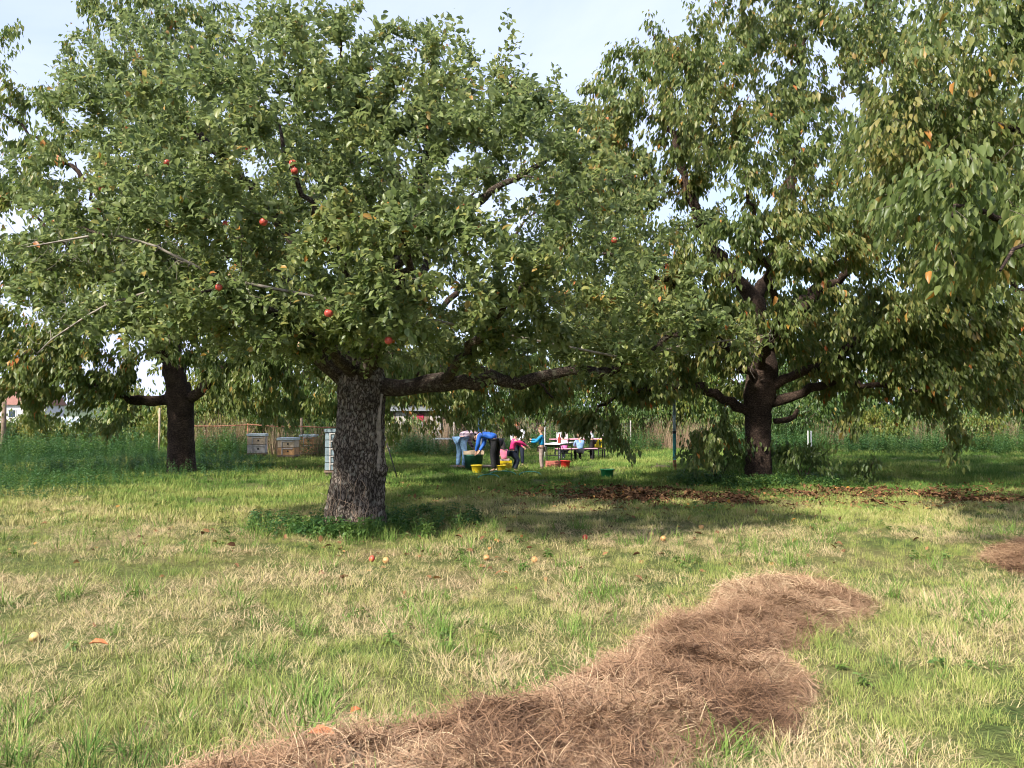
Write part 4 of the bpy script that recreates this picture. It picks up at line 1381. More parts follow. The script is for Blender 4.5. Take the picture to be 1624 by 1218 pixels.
def litter():
    rng = np.random.default_rng(9)
    pr = []
    for k in range(5):
        v = leaves_arrays(np.zeros((1, 3)), np.array([[1., 0, .05]]), np.array([[0., .1, 1]]), np.array([.085]), np.array([.045]), fold=.1 + .25 * k / 4, curl=.1 + .3 * k / 4)
        pr.append(fast_mesh('fallen_leaf', v.reshape(-1, 3), LEAF_F))
    pos = []
    for c_, a, b, s in LITTER:
        n = int(a * b * 950 * s)
        q = rng.normal(0, .7, (n, 2)) * [a, b]
        pos.append(np.stack([c_.x + q[:, 0], c_.y + q[:, 1]], 1))
    # scattered ones under the apple tree and over the meadow
    q = rng.normal(0, 1, (420, 2)) * [3.2, 1.7] + [-1.0, 10.2]; pos.append(q)
    q = rng.uniform(-1, 1, (36, 2)) * [5, 3] + [0, 6.5]; pos.append(q)
    p = np.concatenate(pos)
    p = p[~near_trunk(p[:, 0], p[:, 1])]
    p = p[rng.random(len(p)) < .55 + .9 * nz2(p[:, 0], p[:, 1], 1.1, 6.0)]
    n = len(p)
    f = litter_field(p[:, 0], p[:, 1])
    z = gz(p[:, 0], p[:, 1]) + np.where(f > .3, rng.uniform(.005, .045, n), rng.uniform(.0, .035, n))
    rot = np.stack([rng.normal(0, .5, n), rng.normal(0, .5, n), rng.uniform(0, 6.28, n)], 1)
    t = np.clip(np.where(f > .3, rng.normal(.42, .2, n), rng.normal(.58, .2, n)), 0, .9)
    t = np.where(rng.random(n) < .015, rng.uniform(.9, 1, n), t)
    scatter('leaf_litter', 'brown fallen leaves lying on the ground under the trees', 'leaf litter', M['litter_leaf'], pr, np.stack([p[:, 0], p[:, 1], z], 1), rot, rng.uniform(.7, 1.35, n), rng.integers(0, 5, n), t)
litter()

def weeds():
    rng = np.random.default_rng(10)
    net = [weed_mesh(rng, .55, 8, .10, 1, .02, .5) for _ in range(5)]
    # nettles round the left cherry tree
    poly = np.array([G(*p)[:2] for p in ((-160, 790), (60, 800), (150, 787), (300, 762), (420, 757), (448, 745), (440, 732), (300, 722), (150, 716), (-200, 712))])
    lo, hi = poly.min(0), poly.max(0)
    q = rng.uniform(lo, hi, (14000, 2))
    d = poly_sd(poly, q)
    q = q[(d > rng.uniform(0, .5, len(d))) & ~near_trunk(q[:, 0], q[:, 1])][:4200]
    n = len(q)
    dd = poly_sd(poly, q)
    t = np.clip(.3 + .5 * nz2(q[:, 0], q[:, 1], .5, 3.) + rng.normal(0, .12, n), 0, .8)
    scatter('nettle_bed', 'dense dark green nettle bed round the left cherry trunk', 'nettles', M['weed_leaf'], net, np.stack([q[:, 0], q[:, 1], gz(q[:, 0], q[:, 1])], 1),
            np.stack([rng.normal(0, .12, n), rng.normal(0, .12, n), rng.uniform(0, 6.28, n)], 1), rng.uniform(.45, .85, n) * (.5 + .5 * np.clip(dd / 1.2, 0, 1)), rng.integers(0, 5, n), t)
    # low weeds at the foot of the trunks
    low = [weed_mesh(rng, .2, 4, .075, 3, .05, .6) for _ in range(4)]
    for (c_, pts_, label, cnt) in ((GP(565, 838), ((-.6, -.2, .3), (-1.0, .15, .4), (.5, -.1, .3), (.85, .2, .4), (-.35, -.5, .28), (.1, -.45, .2), (.4, .4, .5)), 'low leafy weeds and ivy at the foot of the apple trunk', 210),
                                   (GP(1203, 766), ((-.9, -.3, .4), (.6, -.4, .4), (-.2, -.7, .35), (1.3, -.2, .35), (0, -.45, .3), (-1.4, .2, .35)), 'low green weeds round the right cherry trunk', 420)):
        q = np.concatenate([np.array([c_.x + a, c_.y + b_]) + rng.normal(0, r, (cnt // len(pts_), 2)) for a, b_, r in pts_])
        q = q[~near_trunk(q[:, 0], q[:, 1])]
        n = len(q)
        scatter('weed_patch', label, 'weeds', M['weed_leaf'], low, np.stack([q[:, 0], q[:, 1], gz(q[:, 0], q[:, 1])], 1), np.stack([rng.normal(0, .15, n), rng.normal(0, .15, n), rng.uniform(0, 6.28, n)], 1),
                rng.uniform(.6, 1.4, n), rng.integers(0, 4, n), np.clip(rng.normal(.5, .22, n), 0, .95))
    # broad-leaved weeds among the meadow grass
    ros = [weed_mesh(rng, .06, 3, .06, 2, .02, .45) for _ in range(4)]
    y = np.sqrt(rng.uniform(0, 1, 1500) * (15 ** 2 - 2.2 ** 2) + 2.2 ** 2); x = rng.uniform(-1, 1, 1500) * (.72 * y + 1.2)
    kp = (poly_sd(HAY, np.stack([x, y], 1)) < 0) & ~near_trunk(x, y) & (rng.random(1500) < .1 + 1.0 * nz2(x, y, .9, 12.0))
    x, y = x[kp], y[kp]; n = len(x)
    scatter('meadow_weeds', 'small broad leaved weeds mixed into the meadow grass', 'weeds', M['weed_leaf'], ros, np.stack([x, y, gz(x, y)], 1), np.stack([rng.normal(0, .2, n), rng.normal(0, .2, n), rng.uniform(0, 6.28, n)], 1),
            rng.uniform(.7, 1.5, n), rng.integers(0, 4, n), np.clip(rng.normal(.9, .15, n), 0, 1))
    # dead brush and tall dry stems along the far fence
    dry = [blade_mesh(rng, 16, .18, 1.0, .012, lean=.25, straw=(.5, .3), curve=.3) for _ in range(4)]
    seg = [((610, 33), (780, 34), 110), ((780, 36), (1020, 38), 90), ((1020, 36), (1140, 36), 80), ((1290, 38), (1640, 36), 130), ((300, 31), (390, 31), 60), ((430, 30.5), (520, 30), 45)]
    pos = []
    for (xa, da), (xb, db), n in seg:
        f = rng.random(n)
        dpt = da + (db - da) * f + rng.normal(0, .6, n)
        px = xa + (xb - xa) * f
        pos.append(np.stack([(px - PW / 2) / FPX * dpt, dpt], 1))
    q = np.concatenate(pos); n = len(q)
    scatter('dry_brush', 'pale dry stems and brush along the far fence line', 'brush', M['dry_stem'], dry, np.stack([q[:, 0], q[:, 1], gz(q[:, 0], q[:, 1])], 1), np.stack([rng.normal(0, .12, n), rng.normal(0, .12, n), rng.uniform(0, 6.28, n)], 1),
            rng.uniform(.7, 1.6, n), rng.integers(0, 4, n), np.clip(rng.normal(.3, .2, n), 0, .7))
    # tall herbs behind the meadow
    herb = [weed_mesh(rng, 1.0, 10, .13, 3, .12, .4) for _ in range(4)]
    seg = [((-60, 27), (250, 29), 260), ((300, 30), (400, 30), 120), ((430, 31.5), (530, 31), 110), ((620, 31), (760, 31), 120), ((760, 33), (1050, 34), 200), ((1150, 31), (1700, 33), 520)]
    pos = []
    for (xa, da), (xb, db), n in seg:
        f = rng.random(n)
        dpt = da + (db - da) * f + rng.normal(0, .9, n)
        px = xa + (xb - xa) * f
        pos.append(np.stack([(px - PW / 2) / FPX * dpt, dpt], 1))
    q = np.concatenate(pos); n = len(q)
    scatter('tall_herbs', 'tall green herbs growing along the back of the meadow', 'herbs', M['weed_leaf'], herb, np.stack([q[:, 0], q[:, 1], gz(q[:, 0], q[:, 1])], 1), np.stack([rng.normal(0, .12, n), rng.normal(0, .12, n), rng.uniform(0, 6.28, n)], 1),
            rng.uniform(.5, 1.1, n), rng.integers(0, 4, n), np.clip(rng.normal(.45, .2, n), 0, .9))
weeds()

# ------------------------------------------------------------------ distance: hills and houses
def hills():
    n = 90
    xs = np.linspace(-700, 700, n)
    V, F = [], []
    for i, x in enumerate(xs):
        hgt = 7 + 5 * mnoise.noise(Vector((x * .006, 2.2, 0))) + 1.6 * mnoise.noise(Vector((x * .05, 5.2, 0)))
        y = 520 - abs(x) * .15
        V += [(x, y - 60, -1), (x, y, hgt), (x, y + 160, hgt * .9), (x, y + 400, -1)]
    for i in range(n - 1):
        for k in range(3):
            F.append([i * 4 + k, (i + 1) * 4 + k, (i + 1) * 4 + k + 1, i * 4 + k + 1])
    tag(link('hills', fast_mesh('hills', np.array(V), F, True), simple('distant_woods', (0.06, 0.085, 0.04), .95, .5, .05)), kind='structure')
hills()

MT = {k: simple(k, *v) for k, v in {
    'white_render': ((.56, .55, .54), .85, .08, 2.0), 'roof_tile': ((.26, .125, .09), .8, .25, 6.0, .5), 'glass_dark': ((.05, .07, .09), .1, .2, 3.0),
    'glasshouse': ((.26, .31, .33), .15, .15, 1.5), 'grey_metal': ((.35, .37, .38), .45, .2, 5.0, .1, .6), 'rust': ((.24, .10, .055), .8, .4, 12.0, .4),
    'old_wood': ((.20, .145, .10), .9, .3, 9.0, .5), 'pale_wood': ((.46, .36, .25), .8, .2, 10.0, .3), 'orange_wood': ((.42, .23, .10), .7, .25, 8.0, .2),
    'grey_wood': ((.42, .39, .36), .85, .2, 10.0, .3), 'hive_lid': ((.47, .55, .57), .4, .15, 6.0, .1, .4), 'dark': ((.018, .018, .02), .6, .3, 9.0),
    'black_metal': ((.02, .02, .022), .45, .3, 9.0), 'teal': ((.03, .19, .19), .55, .25, 8.0, .1), 'blue_grey': ((.19, .25, .275), .6, .2, 7.0, .1),
    'crimson': ((.34, .02, .06), .6, .2, 6.0), 'yellow': ((.75, .55, .02), .45, .08, 6.0), 'red': ((.62, .035, .03), .45, .12, 6.0), 'green': ((.012, .16, .055), .45, .15, 6.0), 'crate_red': ((.55, .19, .14), .6, .15, 9.0),
    'white_cloth': ((.78, .75, .76), .85, .06, 5.0), 'pink_cloth': ((.80, .38, .46), .85, .1, 5.0), 'bottle': ((.28, .05, .035), .2, .15, 8.0), 'hose': ((.05, .25, .17), .5, .2, 8.0),
    'blue_tarp': ((.05, .13, .24), .7, .2, 8.0, .3), 'tub_green': ((.03, .13, .085), .55, .25, 8.0), 'apple_skin': ((.46, .075, .05), .35, .35, 16.0), 'apple_gold': ((.48, .26, .10), .4, .25, 16.0),
    'stalk': ((.08, .05, .03), .9, .2, 9.0), 'wire': ((.25, .24, .22), .6, .2, 9.0, 0, .5), 'white_paint': ((.74, .74, .72), .7, .1, 8.0), 'apple_pale': ((.50, .34, .14), .4, .2, 16.0),
    'skin': ((.52, .31, .22), .6, .08, 8.0), 'hair_dark': ((.018, .012, .01), .6, .3, 30.0, .4), 'hair_brown': ((.17, .095, .05), .6, .3, 30.0, .4), 'hair_red': ((.33, .13, .05), .6, .3, 30.0, .4),
    'eye': ((.03, .025, .02), .3, .1, 5.0), 'lip': ((.38, .13, .11), .5, .1, 5.0),
    'denim': ((.22, .38, .58), .85, .25, 14.0, .3), 'black_cloth': ((.012, .012, .014), .85, .2, 9.0, .2), 'navy': ((.02, .028, .05), .85, .2, 9.0), 'blue_jacket': ((.02, .12, .52), .6, .15, 9.0, .2),
    'bright_blue': ((.01, .26, .52), .6, .15, 9.0, .2), 'magenta': ((.62, .03, .17), .6, .15, 9.0, .3), 'pink': ((.78, .22, .33), .65, .12, 9.0, .3), 'beige': ((.30, .23, .20), .85, .15, 9.0, .2),
    'white_jacket': ((.75, .75, .77), .75, .06, 9.0, .2), 'purple_pink': ((.55, .16, .36), .7, .25, 9.0, .2), 'soft_blue': ((.20, .33, .55), .8, .25, 12.0, .2), 'shoe': ((.03, .03, .033), .6, .2, 9.0), 'grey_cloth': ((.32, .33, .36), .85, .15, 9.0),
}.items()}

def plaid(name):
    m, nt, out = new_mat(name)
    tc = nt.nodes.new('ShaderNodeTexCoord')
    b = nt.nodes.new('ShaderNodeBsdfPrincipled'); b.inputs['Roughness'].default_value = .85
    prev = None
    L = nt.links.new
    for k, (dirn, sc_) in enumerate((('Z', 3.4), ('X', 3.2))):
        w = nt.nodes.new('ShaderNodeTexWave'); w.bands_direction = dirn
        w.inputs['Scale'].default_value = sc_; w.inputs['Distortion'].default_value = .4
        L(tc.outputs['Object'], w.inputs['Vector'])
        r = ramp(nt, [(0.35, (.06, .045, .08)), (.5, (.27, .14, .18)), (.7, (.50, .40, .43))])
        L(w.outputs['Fac'], r.inputs['Fac'])
        if prev is None: prev = r.outputs['Color']
        else:
            mx = nt.nodes.new('ShaderNodeMix'); mx.data_type = 'RGBA'; mx.inputs[0].default_value = .4
            L(prev, mx.inputs[6]); L(r.outputs['Color'], mx.inputs[7]); prev = mx.outputs[2]
    L(prev, b.inputs['Base Color']); L(b.outputs['BSDF'], out.inputs['Surface'])
    return m
MT['plaid'] = plaid('plaid_shirt')

def house(px, depth, w, dpt, h, roof_h, rz, label, nwin, wall='white_render', roof='roof_tile'):
    x = P(px, 660, depth).x
    t = empty('house', on_ground(x, depth), rz, label, 'house')
    mb = MB(); mb.box((0, 0, h / 2), (w, dpt, h)); mb.build('wall', MT[wall], t)
    mb = MB(); o = .35
    A = [(-w / 2 - o, -dpt / 2 - o, h), (w / 2 + o, -dpt / 2 - o, h), (w / 2 + o, dpt / 2 + o, h), (-w / 2 - o, dpt / 2 + o, h), (-w / 2 - o, 0, h + roof_h), (w / 2 + o, 0, h + roof_h)]
    mb.add(A, [[0, 1, 5, 4], [2, 3, 4, 5], [0, 4, 3], [1, 2, 5], [3, 2, 1, 0]])
    rf = mb.build('roof', MT[roof], t)
    mb = MB(); mb.box((w * .25, .4, h + roof_h * .9), (.5, .5, 1.2)); mb.build('chimney', MT['roof_tile'], rf)
    for i in range(nwin):
        wx = -w / 2 + w * (i + .5) / nwin
        mb = MB(); mb.box((wx, -dpt / 2 - .02, h * .55), (1.1, .08, 1.25), bev=.01)
        f = mb.build('window', MT['white_paint'], t)
        mb = MB(); mb.box((wx, -dpt / 2 - .055, h * .55), (.92, .03, 1.07)); mb.build('pane', MT['glass_dark'], f)
    mb = MB(); mb.box((w / 2 - .9, -dpt / 2 - .03, 1.0), (.9, .06, 2.0), bev=.01); mb.build('door', MT['old_wood'], t)
house(20, 120, 12, 8, 3.0, 2.2, .2, 'white house with red tiled roof far off at the left edge', 4)

def glasshouse():
    x = P(105, 660, 48).x
    t = empty('greenhouse', on_ground(x, 48), .15, 'low pale greenhouse seen between nettles and left cherry branches', 'greenhouse')
    w, d, h, r = 2.3, 2.2, 1.0, .4
    fr = MB()
    for i in range(7):
        xx = -w / 2 + w * i / 6
        for yy in (-d / 2, d / 2): fr.box((xx, yy, h / 2), (.05, .05, h))
        for sg in (-1, 1): fr.tube([(xx, sg * d / 2, h), (xx, 0, h + r)], .025, 4)
    for z, yy in ((h, -d / 2), (h, d / 2), (h + r, 0), (.1, -d / 2)): fr.tube([(-w / 2, yy, z), (w / 2, yy, z)], .03, 4)
    fr.build('frame', MT['white_paint'], t)
    for i in range(6):
        x0_, x1_ = -w / 2 + w * i / 6 + .03, -w / 2 + w * (i + 1) / 6 - .03
        for sg in (-1, 1):
            mb = MB(); mb.add([(x0_, sg * d / 2, .05), (x1_, sg * d / 2, .05), (x1_, sg * d / 2, h - .03), (x0_, sg * d / 2, h - .03)], [[0, 1, 2, 3]]); mb.build('pane', MT['glasshouse'], t)
            mb = MB(); mb.add([(x0_, sg * (d / 2 - .02), h + .03), (x1_, sg * (d / 2 - .02), h + .03), (x1_, sg * .03, h + r - .01), (x0_, sg * .03, h + r - .01)], [[0, 1, 2, 3]]); mb.build('pane', MT['glasshouse'], t)
glasshouse()

# ------------------------------------------------------------------ fences, posts, hives
def post(name, px, depth, h, r, mat, label, lean=0.0, cat='post', sides=10, square=False):
    x = P(px, 660, depth).x
    b = on_ground(x, depth)
    mb = MB()
    if square:
        mb.box((0, 0, h / 2 - .1), (r * 2, r * 2, h + .2), bev=.006)
    else:
        mb.tube([(0, 0, -.15), (lean * .5, .01, h * .5), (lean, 0, h - .02), (lean, 0, h)], [r * 1.08, r, r * .95, r * .6], sides)
    return tag(mb.build(name, mat, None, not square, b), label, cat)
post('wooden_post', 6, 29, 2.1, .085, MT['old_wood'], 'weathered wooden post at the left edge behind the nettles')
post('fence_post', 253, 31, 1.9, .04, MT['pale_wood'], 'pale wooden post just left of the left cherry trunk')
post('stake', 1281, 30.5, .95, .018, MT['white_paint'], 'left and thinner of the two white stakes in the far meadow')
post('stake', 1286, 27.5, 1.0, .024, MT['white_paint'], 'right and thicker of the two white stakes in the far meadow')
post('stake', 864, 27.5, 1.25, .016, MT['white_paint'], 'thin white pole directly behind the child in bright blue')

# rail fence behind the hives
def rail_fence():
    pp = [(300, 31.0), (393, 30.2), (478, 29.6), (545, 29.2)]
    w = [on_ground(P(px, 660, d).x, d) for px, d in pp]
    t = empty('rail_fence', w[0], 0, 'rusty top rail on thin posts behind the beehives', 'fence')
    for i, q in enumerate(w):
        mb = MB(); l = q - w[0]
        mb.tube([l + Vector((0, 0, -.15)), l + Vector((.01, 0, .6)), l + Vector((0, 0, 1.5 if i == 2 else 1.22))], .045 if i == 2 else .03, 8)
        mb.build('post', MT['old_wood'] if i == 2 else MT['rust'], t, True)
    for i in range(3):
        a, b_ = w[i] - w[0], w[i + 1] - w[0]
        mb = MB(); mb.tube([a + Vector((0, -.03, 1.17)), (a + b_) / 2 + Vector((0, -.03, 1.13)), b_ + Vector((0, -.03, 1.15))], .022, 6)
        mb.build('rail', MT['rust'], t, True)
rail_fence()

# wire fence with pale boards behind the people
def wire_fence():
    t0 = on_ground(P(620, 660, 33).x, 33)
    t = empty('wire_fence', t0, 0, 'wire mesh fence on thin posts behind the bending people', 'fence')
    xs = np.linspace(P(618, 660, 33).x, P(1000, 660, 36).x, 9)
    ys = np.linspace(33, 36, 9)
    for i, (x, y) in enumerate(zip(xs, ys)):
        q = on_ground(x, y) - t0
        mb = MB(); mb.tube([q + Vector((0, 0, -.1)), q + Vector((0, 0, 1.3))], .03, 6); mb.build('post', MT['grey_wood'], t)
    mb = MB()
    for k in range(8):
        mb.tube([on_ground(x, y) - t0 + Vector((0, -.03, .1 + k * .155)) for x, y in zip(xs, ys)], .004, 3)
    for f in np.arange(0, 1, .012):
        x, y = xs[0] + (xs[-1] - xs[0]) * f, ys[0] + 3 * f
        q = on_ground(x, y) - t0
        mb.tube([q + Vector((0, -.03, .08)), q + Vector((0, -.03, 1.2))], .003, 3)
    o = mb.build('wire_mesh', MT['wire'], t); o['kind'] = 'stuff'
wire_fence()

def board(px, depth, w, h, z, mat, label, name='board', d=.05, cat='board'):
    x = P(px, 660, depth).x
    mb = MB(); mb.box((0, 0, h / 2), (w, d, h), bev=.008)
    return tag(mb.build(name, mat, None, False, on_ground(x, depth, z)), label, cat)

def shed():
    d = 36.5
    x = P(668, 660, d).x
    t = empty('garden_shed', on_ground(x, d), .05, 'small weathered garden shed with a red door behind the wire fence', 'shed')
    for i in range(9):
        mb = MB(); mb.box((-1.35 + i * .27 + .135 * 0, 0, .85), (.25, .05, 1.7), bev=.006)
        if 4 <= i <= 5: continue
        mb.build('plank', MT['grey_wood'] if i % 3 else MT['old_wood'], t)
    mb = MB(); mb.box((-.135, -.015, .8), (.5, .05, 1.5), bev=.008); dr = mb.build('door', MT['crimson'], t)
    mb = MB(); mb.tube([(.05, -.05, .8), (.05, -.09, .8), (.05, -.09, .92), (.05, -.05, .92)], .012, 6); mb.build('handle', MT['black_metal'], dr)
    mb = MB(); mb.box((0, .9, .85), (2.6, 1.6, 1.66)); mb.build('wall', MT['old_wood'], t)
    mb = MB(); mb.add([(-1.6, -.25, 1.72), (1.6, -.25, 1.72), (1.6, 1.9, 2.05), (-1.6, 1.9, 2.05), (-1.6, -.25, 1.79), (1.6, -.25, 1.79), (1.6, 1.9, 2.12), (-1.6, 1.9, 2.12)],
                      [[3, 2, 1, 0], [4, 5, 6, 7], [0, 1, 5, 4], [1, 2, 6, 5], [2, 3, 7, 6], [3, 0, 4, 7]])
    mb.build('roof', MT['grey_metal'], t)
shed()

def trestle(px, depth, w, label):
    x = P(px, 660, depth).x
    t = empty('plank_bench', on_ground(x, depth), 0, label, 'bench')
    mb = MB(); mb.box((0, 0, .62), (w, .3, .06), bev=.008); mb.build('seat', MT['white_paint'], t)
    for s in (-1, 1):
        mb = MB(); mb.box((s * w * .4, 0, .295), (.06, .26, .59), bev=.005); mb.build('leg', MT['old_wood'], t)
trestle(706, 31.5, .95, 'white plank bench behind the plaid shirted person, by the wire fence')

def hive(px, depth, w, h, mats, label, rz=0.0, boxes=2, lid='hive_lid', legs=True, deep=.5):
    x = P(px, 660, depth).x
    t = empty('beehive', on_ground(x, depth), rz, label, 'beehive', 'beehives by the rail fence')
    z = .14
    if legs:
        for sx in (-1, 1):
            for sy in (-1, 1):
                mb = MB(); mb.box((sx * w * .4, sy * deep * .4, .06), (.06, .06, .2)); mb.build('leg', MT['old_wood'], t)
    mb = MB(); mb.box((0, 0, z), (w * 1.06, deep * 1.1, .05), bev=.006); mb.build('floor_board', MT['old_wood'], t)
    z += .03
    bh = (h - z) / boxes
    for k in range(boxes):
        mb = MB(); mb.box((0, 0, z + bh / 2), (w, deep, bh - .012), bev=.008)
        bx_ = mb.build('hive_box', MT[mats[k % len(mats)]], t)
        mb = MB(); mb.box((-w * .22, -deep / 2 - .012, z + bh / 2), (.035, .022, bh * .92)); mb.box((w * .1, -deep / 2 - .012, z + bh * .86), (w * .6, .022, .03)); mb.build('batten', MT['grey_wood'], bx_)
        mb = MB(); mb.tube([(w * .12, -deep / 2 - .002, z + bh * .5), (w * .12, -deep / 2 - .012, z + bh * .5)], .035, 10); mb.build('entrance_hole', MT['dark'], bx_)
        z += bh
    mb = MB(); mb.box((0, 0, z + .045), (w * 1.1, deep * 1.12, .09), bev=.012); mb.build('lid', MT[lid], t)
hive(409, 28.4, .62, .78, ['grey_wood', 'pale_wood'], 'leftmost beehive, grey and pale boxes under a pale metal lid', .12)
hive(458, 27.9, .62, .70, ['orange_wood', 'pale_wood'], 'orange beehive in the middle of the three low hives', -.08)
hive(490, 29.8, .55, .78, ['orange_wood', 'orange_wood'], 'rear beehive half hidden behind the dark post and shrub', -.05)
hive(532, 19.6, .45, 1.12, ['blue_grey', 'blue_grey'], 'tall narrow blue grey hive stack beside the left of the apple trunk', .1, boxes=5, lid='blue_grey', deep=.45)

def leaning_poles():
    d = 19.2
    b = on_ground(P(622, 660, d).x, d)
    t = empty('tripod_stand', b, 0, 'dark thin legged tripod leaning behind the right side of the apple trunk', 'tripod')
    top = Vector((-.28, 0, 1.35))
    for foot in ((.17, -.05), (-.06, -.25), (-.45, .3)):
        mb = MB(); mb.tube([(foot[0], foot[1], -.05), top], .017, 6); mb.build('leg', MT['black_metal'], t, True)
    mb = MB(); mb.tube([top + Vector((0, 0, -.05)), top + Vector((0, 0, .08))], .04, 10); mb.build('hub', MT['black_metal'], t, True)
leaning_poles()

# post with three colours
def colour_post():
    b = GP(1070, 747)
    t = empty('painted_post', b, 0, 'tall post painted teal below and grey above, beside the right cherry', 'post')
    for nm, z0_, z1_, r, mt in (('base', -.15, .28, .052, 'rust'), ('lower_shaft', .28, 1.02, .048, 'teal'), ('collar', 1.02, 1.09, .056, 'dark'), ('upper_shaft', 1.09, 2.7, .042, 'blue_grey'), ('cap', 2.7, 2.73, .055, 'dark')):
        mb = MB(); mb.tube([(0, 0, z0_), (0, 0, z1_)], r, 12); mb.build(nm, MT[mt], t)
colour_post()
def log(px, py, L, label, rz):
    mb = MB(); mb.tube([(-L / 2, 0, .04), (-L * .2, .02, .06), (L * .2, -.01, .05), (L / 2, .02, .06)], [.03, .045, .04, .025], 8)
    mb.tube([(-.05, 0, .06), (-.12, .05, .16)], [.02, .01], 6)
    o = mb.build('log', MT['old_wood'], None, True, GP(px, py)); o.rotation_euler.z = rz
    tag(o, label, 'log')
log(1048, 744, .55, 'short broken branch lying in the grass left of the teal post', .1)

# folded blue parasol by the fence
def parasol():
    d = 29.5
    b = on_ground(P(763, 660, d).x, d)
    t = empty('folded_parasol', b, 0, 'folded dark blue parasol standing behind the bending people', 'parasol')
    mb = MB(); mb.tube([(0, 0, 0), (0, 0, 1.75)], .02, 8); mb.build('pole', MT['white_paint'], t)
    mb = MB(); mb.lathe([(.03, 1.78), (.13, 1.7), (.15, 1.55), (.09, 1.35), (.12, 1.05), (.14, .85), (.11, .8)], 14, mi=0)
    o = mb.build('canopy', MT['blue_tarp'], t, True)
    mb = MB(); mb.lathe([(.0, .0), (.22, .0), (.22, .05), (.05, .1), (.03, .2)], 16); mb.build('foot', MT['dark'], t, True)
parasol()

# ------------------------------------------------------------------ buckets, tubs, crates
def bucket(px, py, r, h, mat, label, square=False, tilt=0.0, handle=True, depth=None):
    b = GP(px, py) if depth is None else on_ground(P(px, 660, depth).x, depth)
    t = empty('bucket', b, 0, label, 'bucket', 'buckets by the people')
    t.rotation_euler = (0, tilt, .3)
    k = 1.0
    mb = MB()
    mb.lathe([(0.001, .012), (r * .72, .012), (r * .74, 0), (r * .78, .02), (r * .97, h * .9), (r * 1.06, h * .91), (r * 1.07, h), (r * .98, h), (r * .93, h * .85), (r * .7, .03), (.001, .03)], 4 if square else 24)
    mb.build('tub', mat, t, not square)
    if handle:
        mb = MB()
        mb.tube([(math.cos(a) * r * 1.05, r * .25 * math.sin(a), h * .92 - .3 * r * math.sin(a)) for a in np.linspace(0, math.pi, 9)], .006, 5)
        mb.build('handle', MT['wire'], t)
bucket(756, 750, .155, .22, MT['yellow'], 'yellow bucket in front of the bending people')
bucket(963, 758, .17, .26, MT['green'], 'dark green bucket standing alone in the grass')
bucket(896, 741, .155, .22, MT['red'], 'bright red bucket under the front end of the table', tilt=.08)
bucket(795, 748, .14, .2, MT['yellow'], 'yellow tub in front of the child in light pink')

def crate(loc, size, mat, label, rz=0.0, name='crate', slats=3):
    w, d, h = size
    t = empty(name, loc, rz, label, 'crate')
    sh = h / slats
    for k in range(slats):
        for (c, dm) in (((0, -d / 2, 0), (w, .015, sh * .78)), ((0, d / 2, 0), (w, .015, sh * .78)), ((-w / 2, 0, 0), (.015, d - .02, sh * .78)), ((w / 2, 0, 0), (.015, d - .02, sh * .78))):
            mb = MB(); mb.box((c[0], c[1], sh * (k + .5)), dm, bev=.003); mb.build('slat', mat, t)
    mb = MB(); mb.box((0, 0, .012), (w - .02, d - .02, .02)); mb.build('bottom', mat, t)
    for sx in (-1, 1):
        for sy in (-1, 1):
            mb = MB(); mb.box((sx * (w / 2 - .02), sy * (d / 2 - .02), h / 2), (.02, .02, h)); mb.build('corner_post', mat, t)
    return t
crate(GP(877, 740), (.4, .3, .2), MT['crate_red'], 'pale red crate on the ground under the front table', .2)
# work place of the two adults: green tub with wooden tray of apples
tb = GP(751, 746)
tt = empty('washing_tub', tb, .1, 'dark green tub on the ground between the two bending adults', 'tub')
mb = MB(); mb.lathe([(.001, .02), (.22, .02), (.23, 0), (.27, .42), (.29, .43), (.29, .46), (.26, .46), (.25, .4), (.21, .05), (.001, .05)], 24); mb.build('tub', MT['tub_green'], tt, True)
tr_ = empty('wooden_tray', tb + Vector((0, 0, .462)), .1, 'shallow wooden tray of apples resting on the green tub', 'tray')
mb = MB(); mb.box((0, 0, .012), (.56, .42, .02)); mb.build('bottom', MT['pale_wood'], tr_)
for c, dm in (((0, -.21, .05), (.58, .016, .1)), ((0, .21, .05), (.58, .016, .1)), ((-.282, 0, .05), (.016, .4, .1)), ((.282, 0, .05), (.016, .4, .1))):
    mb = MB(); mb.box(c, dm, bev=.003); mb.build('side', MT['pale_wood'], tr_)
bl = GP(735, 744)
pl = empty('low_platform', bl + Vector((.35, .25, 0)), .05, 'low dark plank platform the adults work on', 'platform')
for k in range(4):
    mb = MB(); mb.box((0, -.3 + k * .2, .05), (1.5, .18, .04), bev=.004); mb.build('plank', MT['old_wood'], pl)
for s in (-.6, .6):
    mb = MB(); mb.box((s, 0, .015), (.08, .8, .03)); mb.build('beam', MT['old_wood'], pl)
# garden hose loops in the grass
for i, (px, py, L_) in enumerate(((797, 757, .34), (841, 758, .28), (775, 762, .26))):
    mb = MB(); mb.tube([(L_ * math.cos(a), .12 * math.sin(a), .05 + .09 * math.sin(a)) for a in np.linspace(.05, math.pi - .05, 10)], .013, 6)
    tag(mb.build('garden_hose', MT['hose'], None, True, GP(px, py)), ('green hose arc in the grass below the children, the middle one', 'green hose arc in the grass nearest the table', 'green hose arc in the grass nearest the yellow bucket')[i], 'hose')

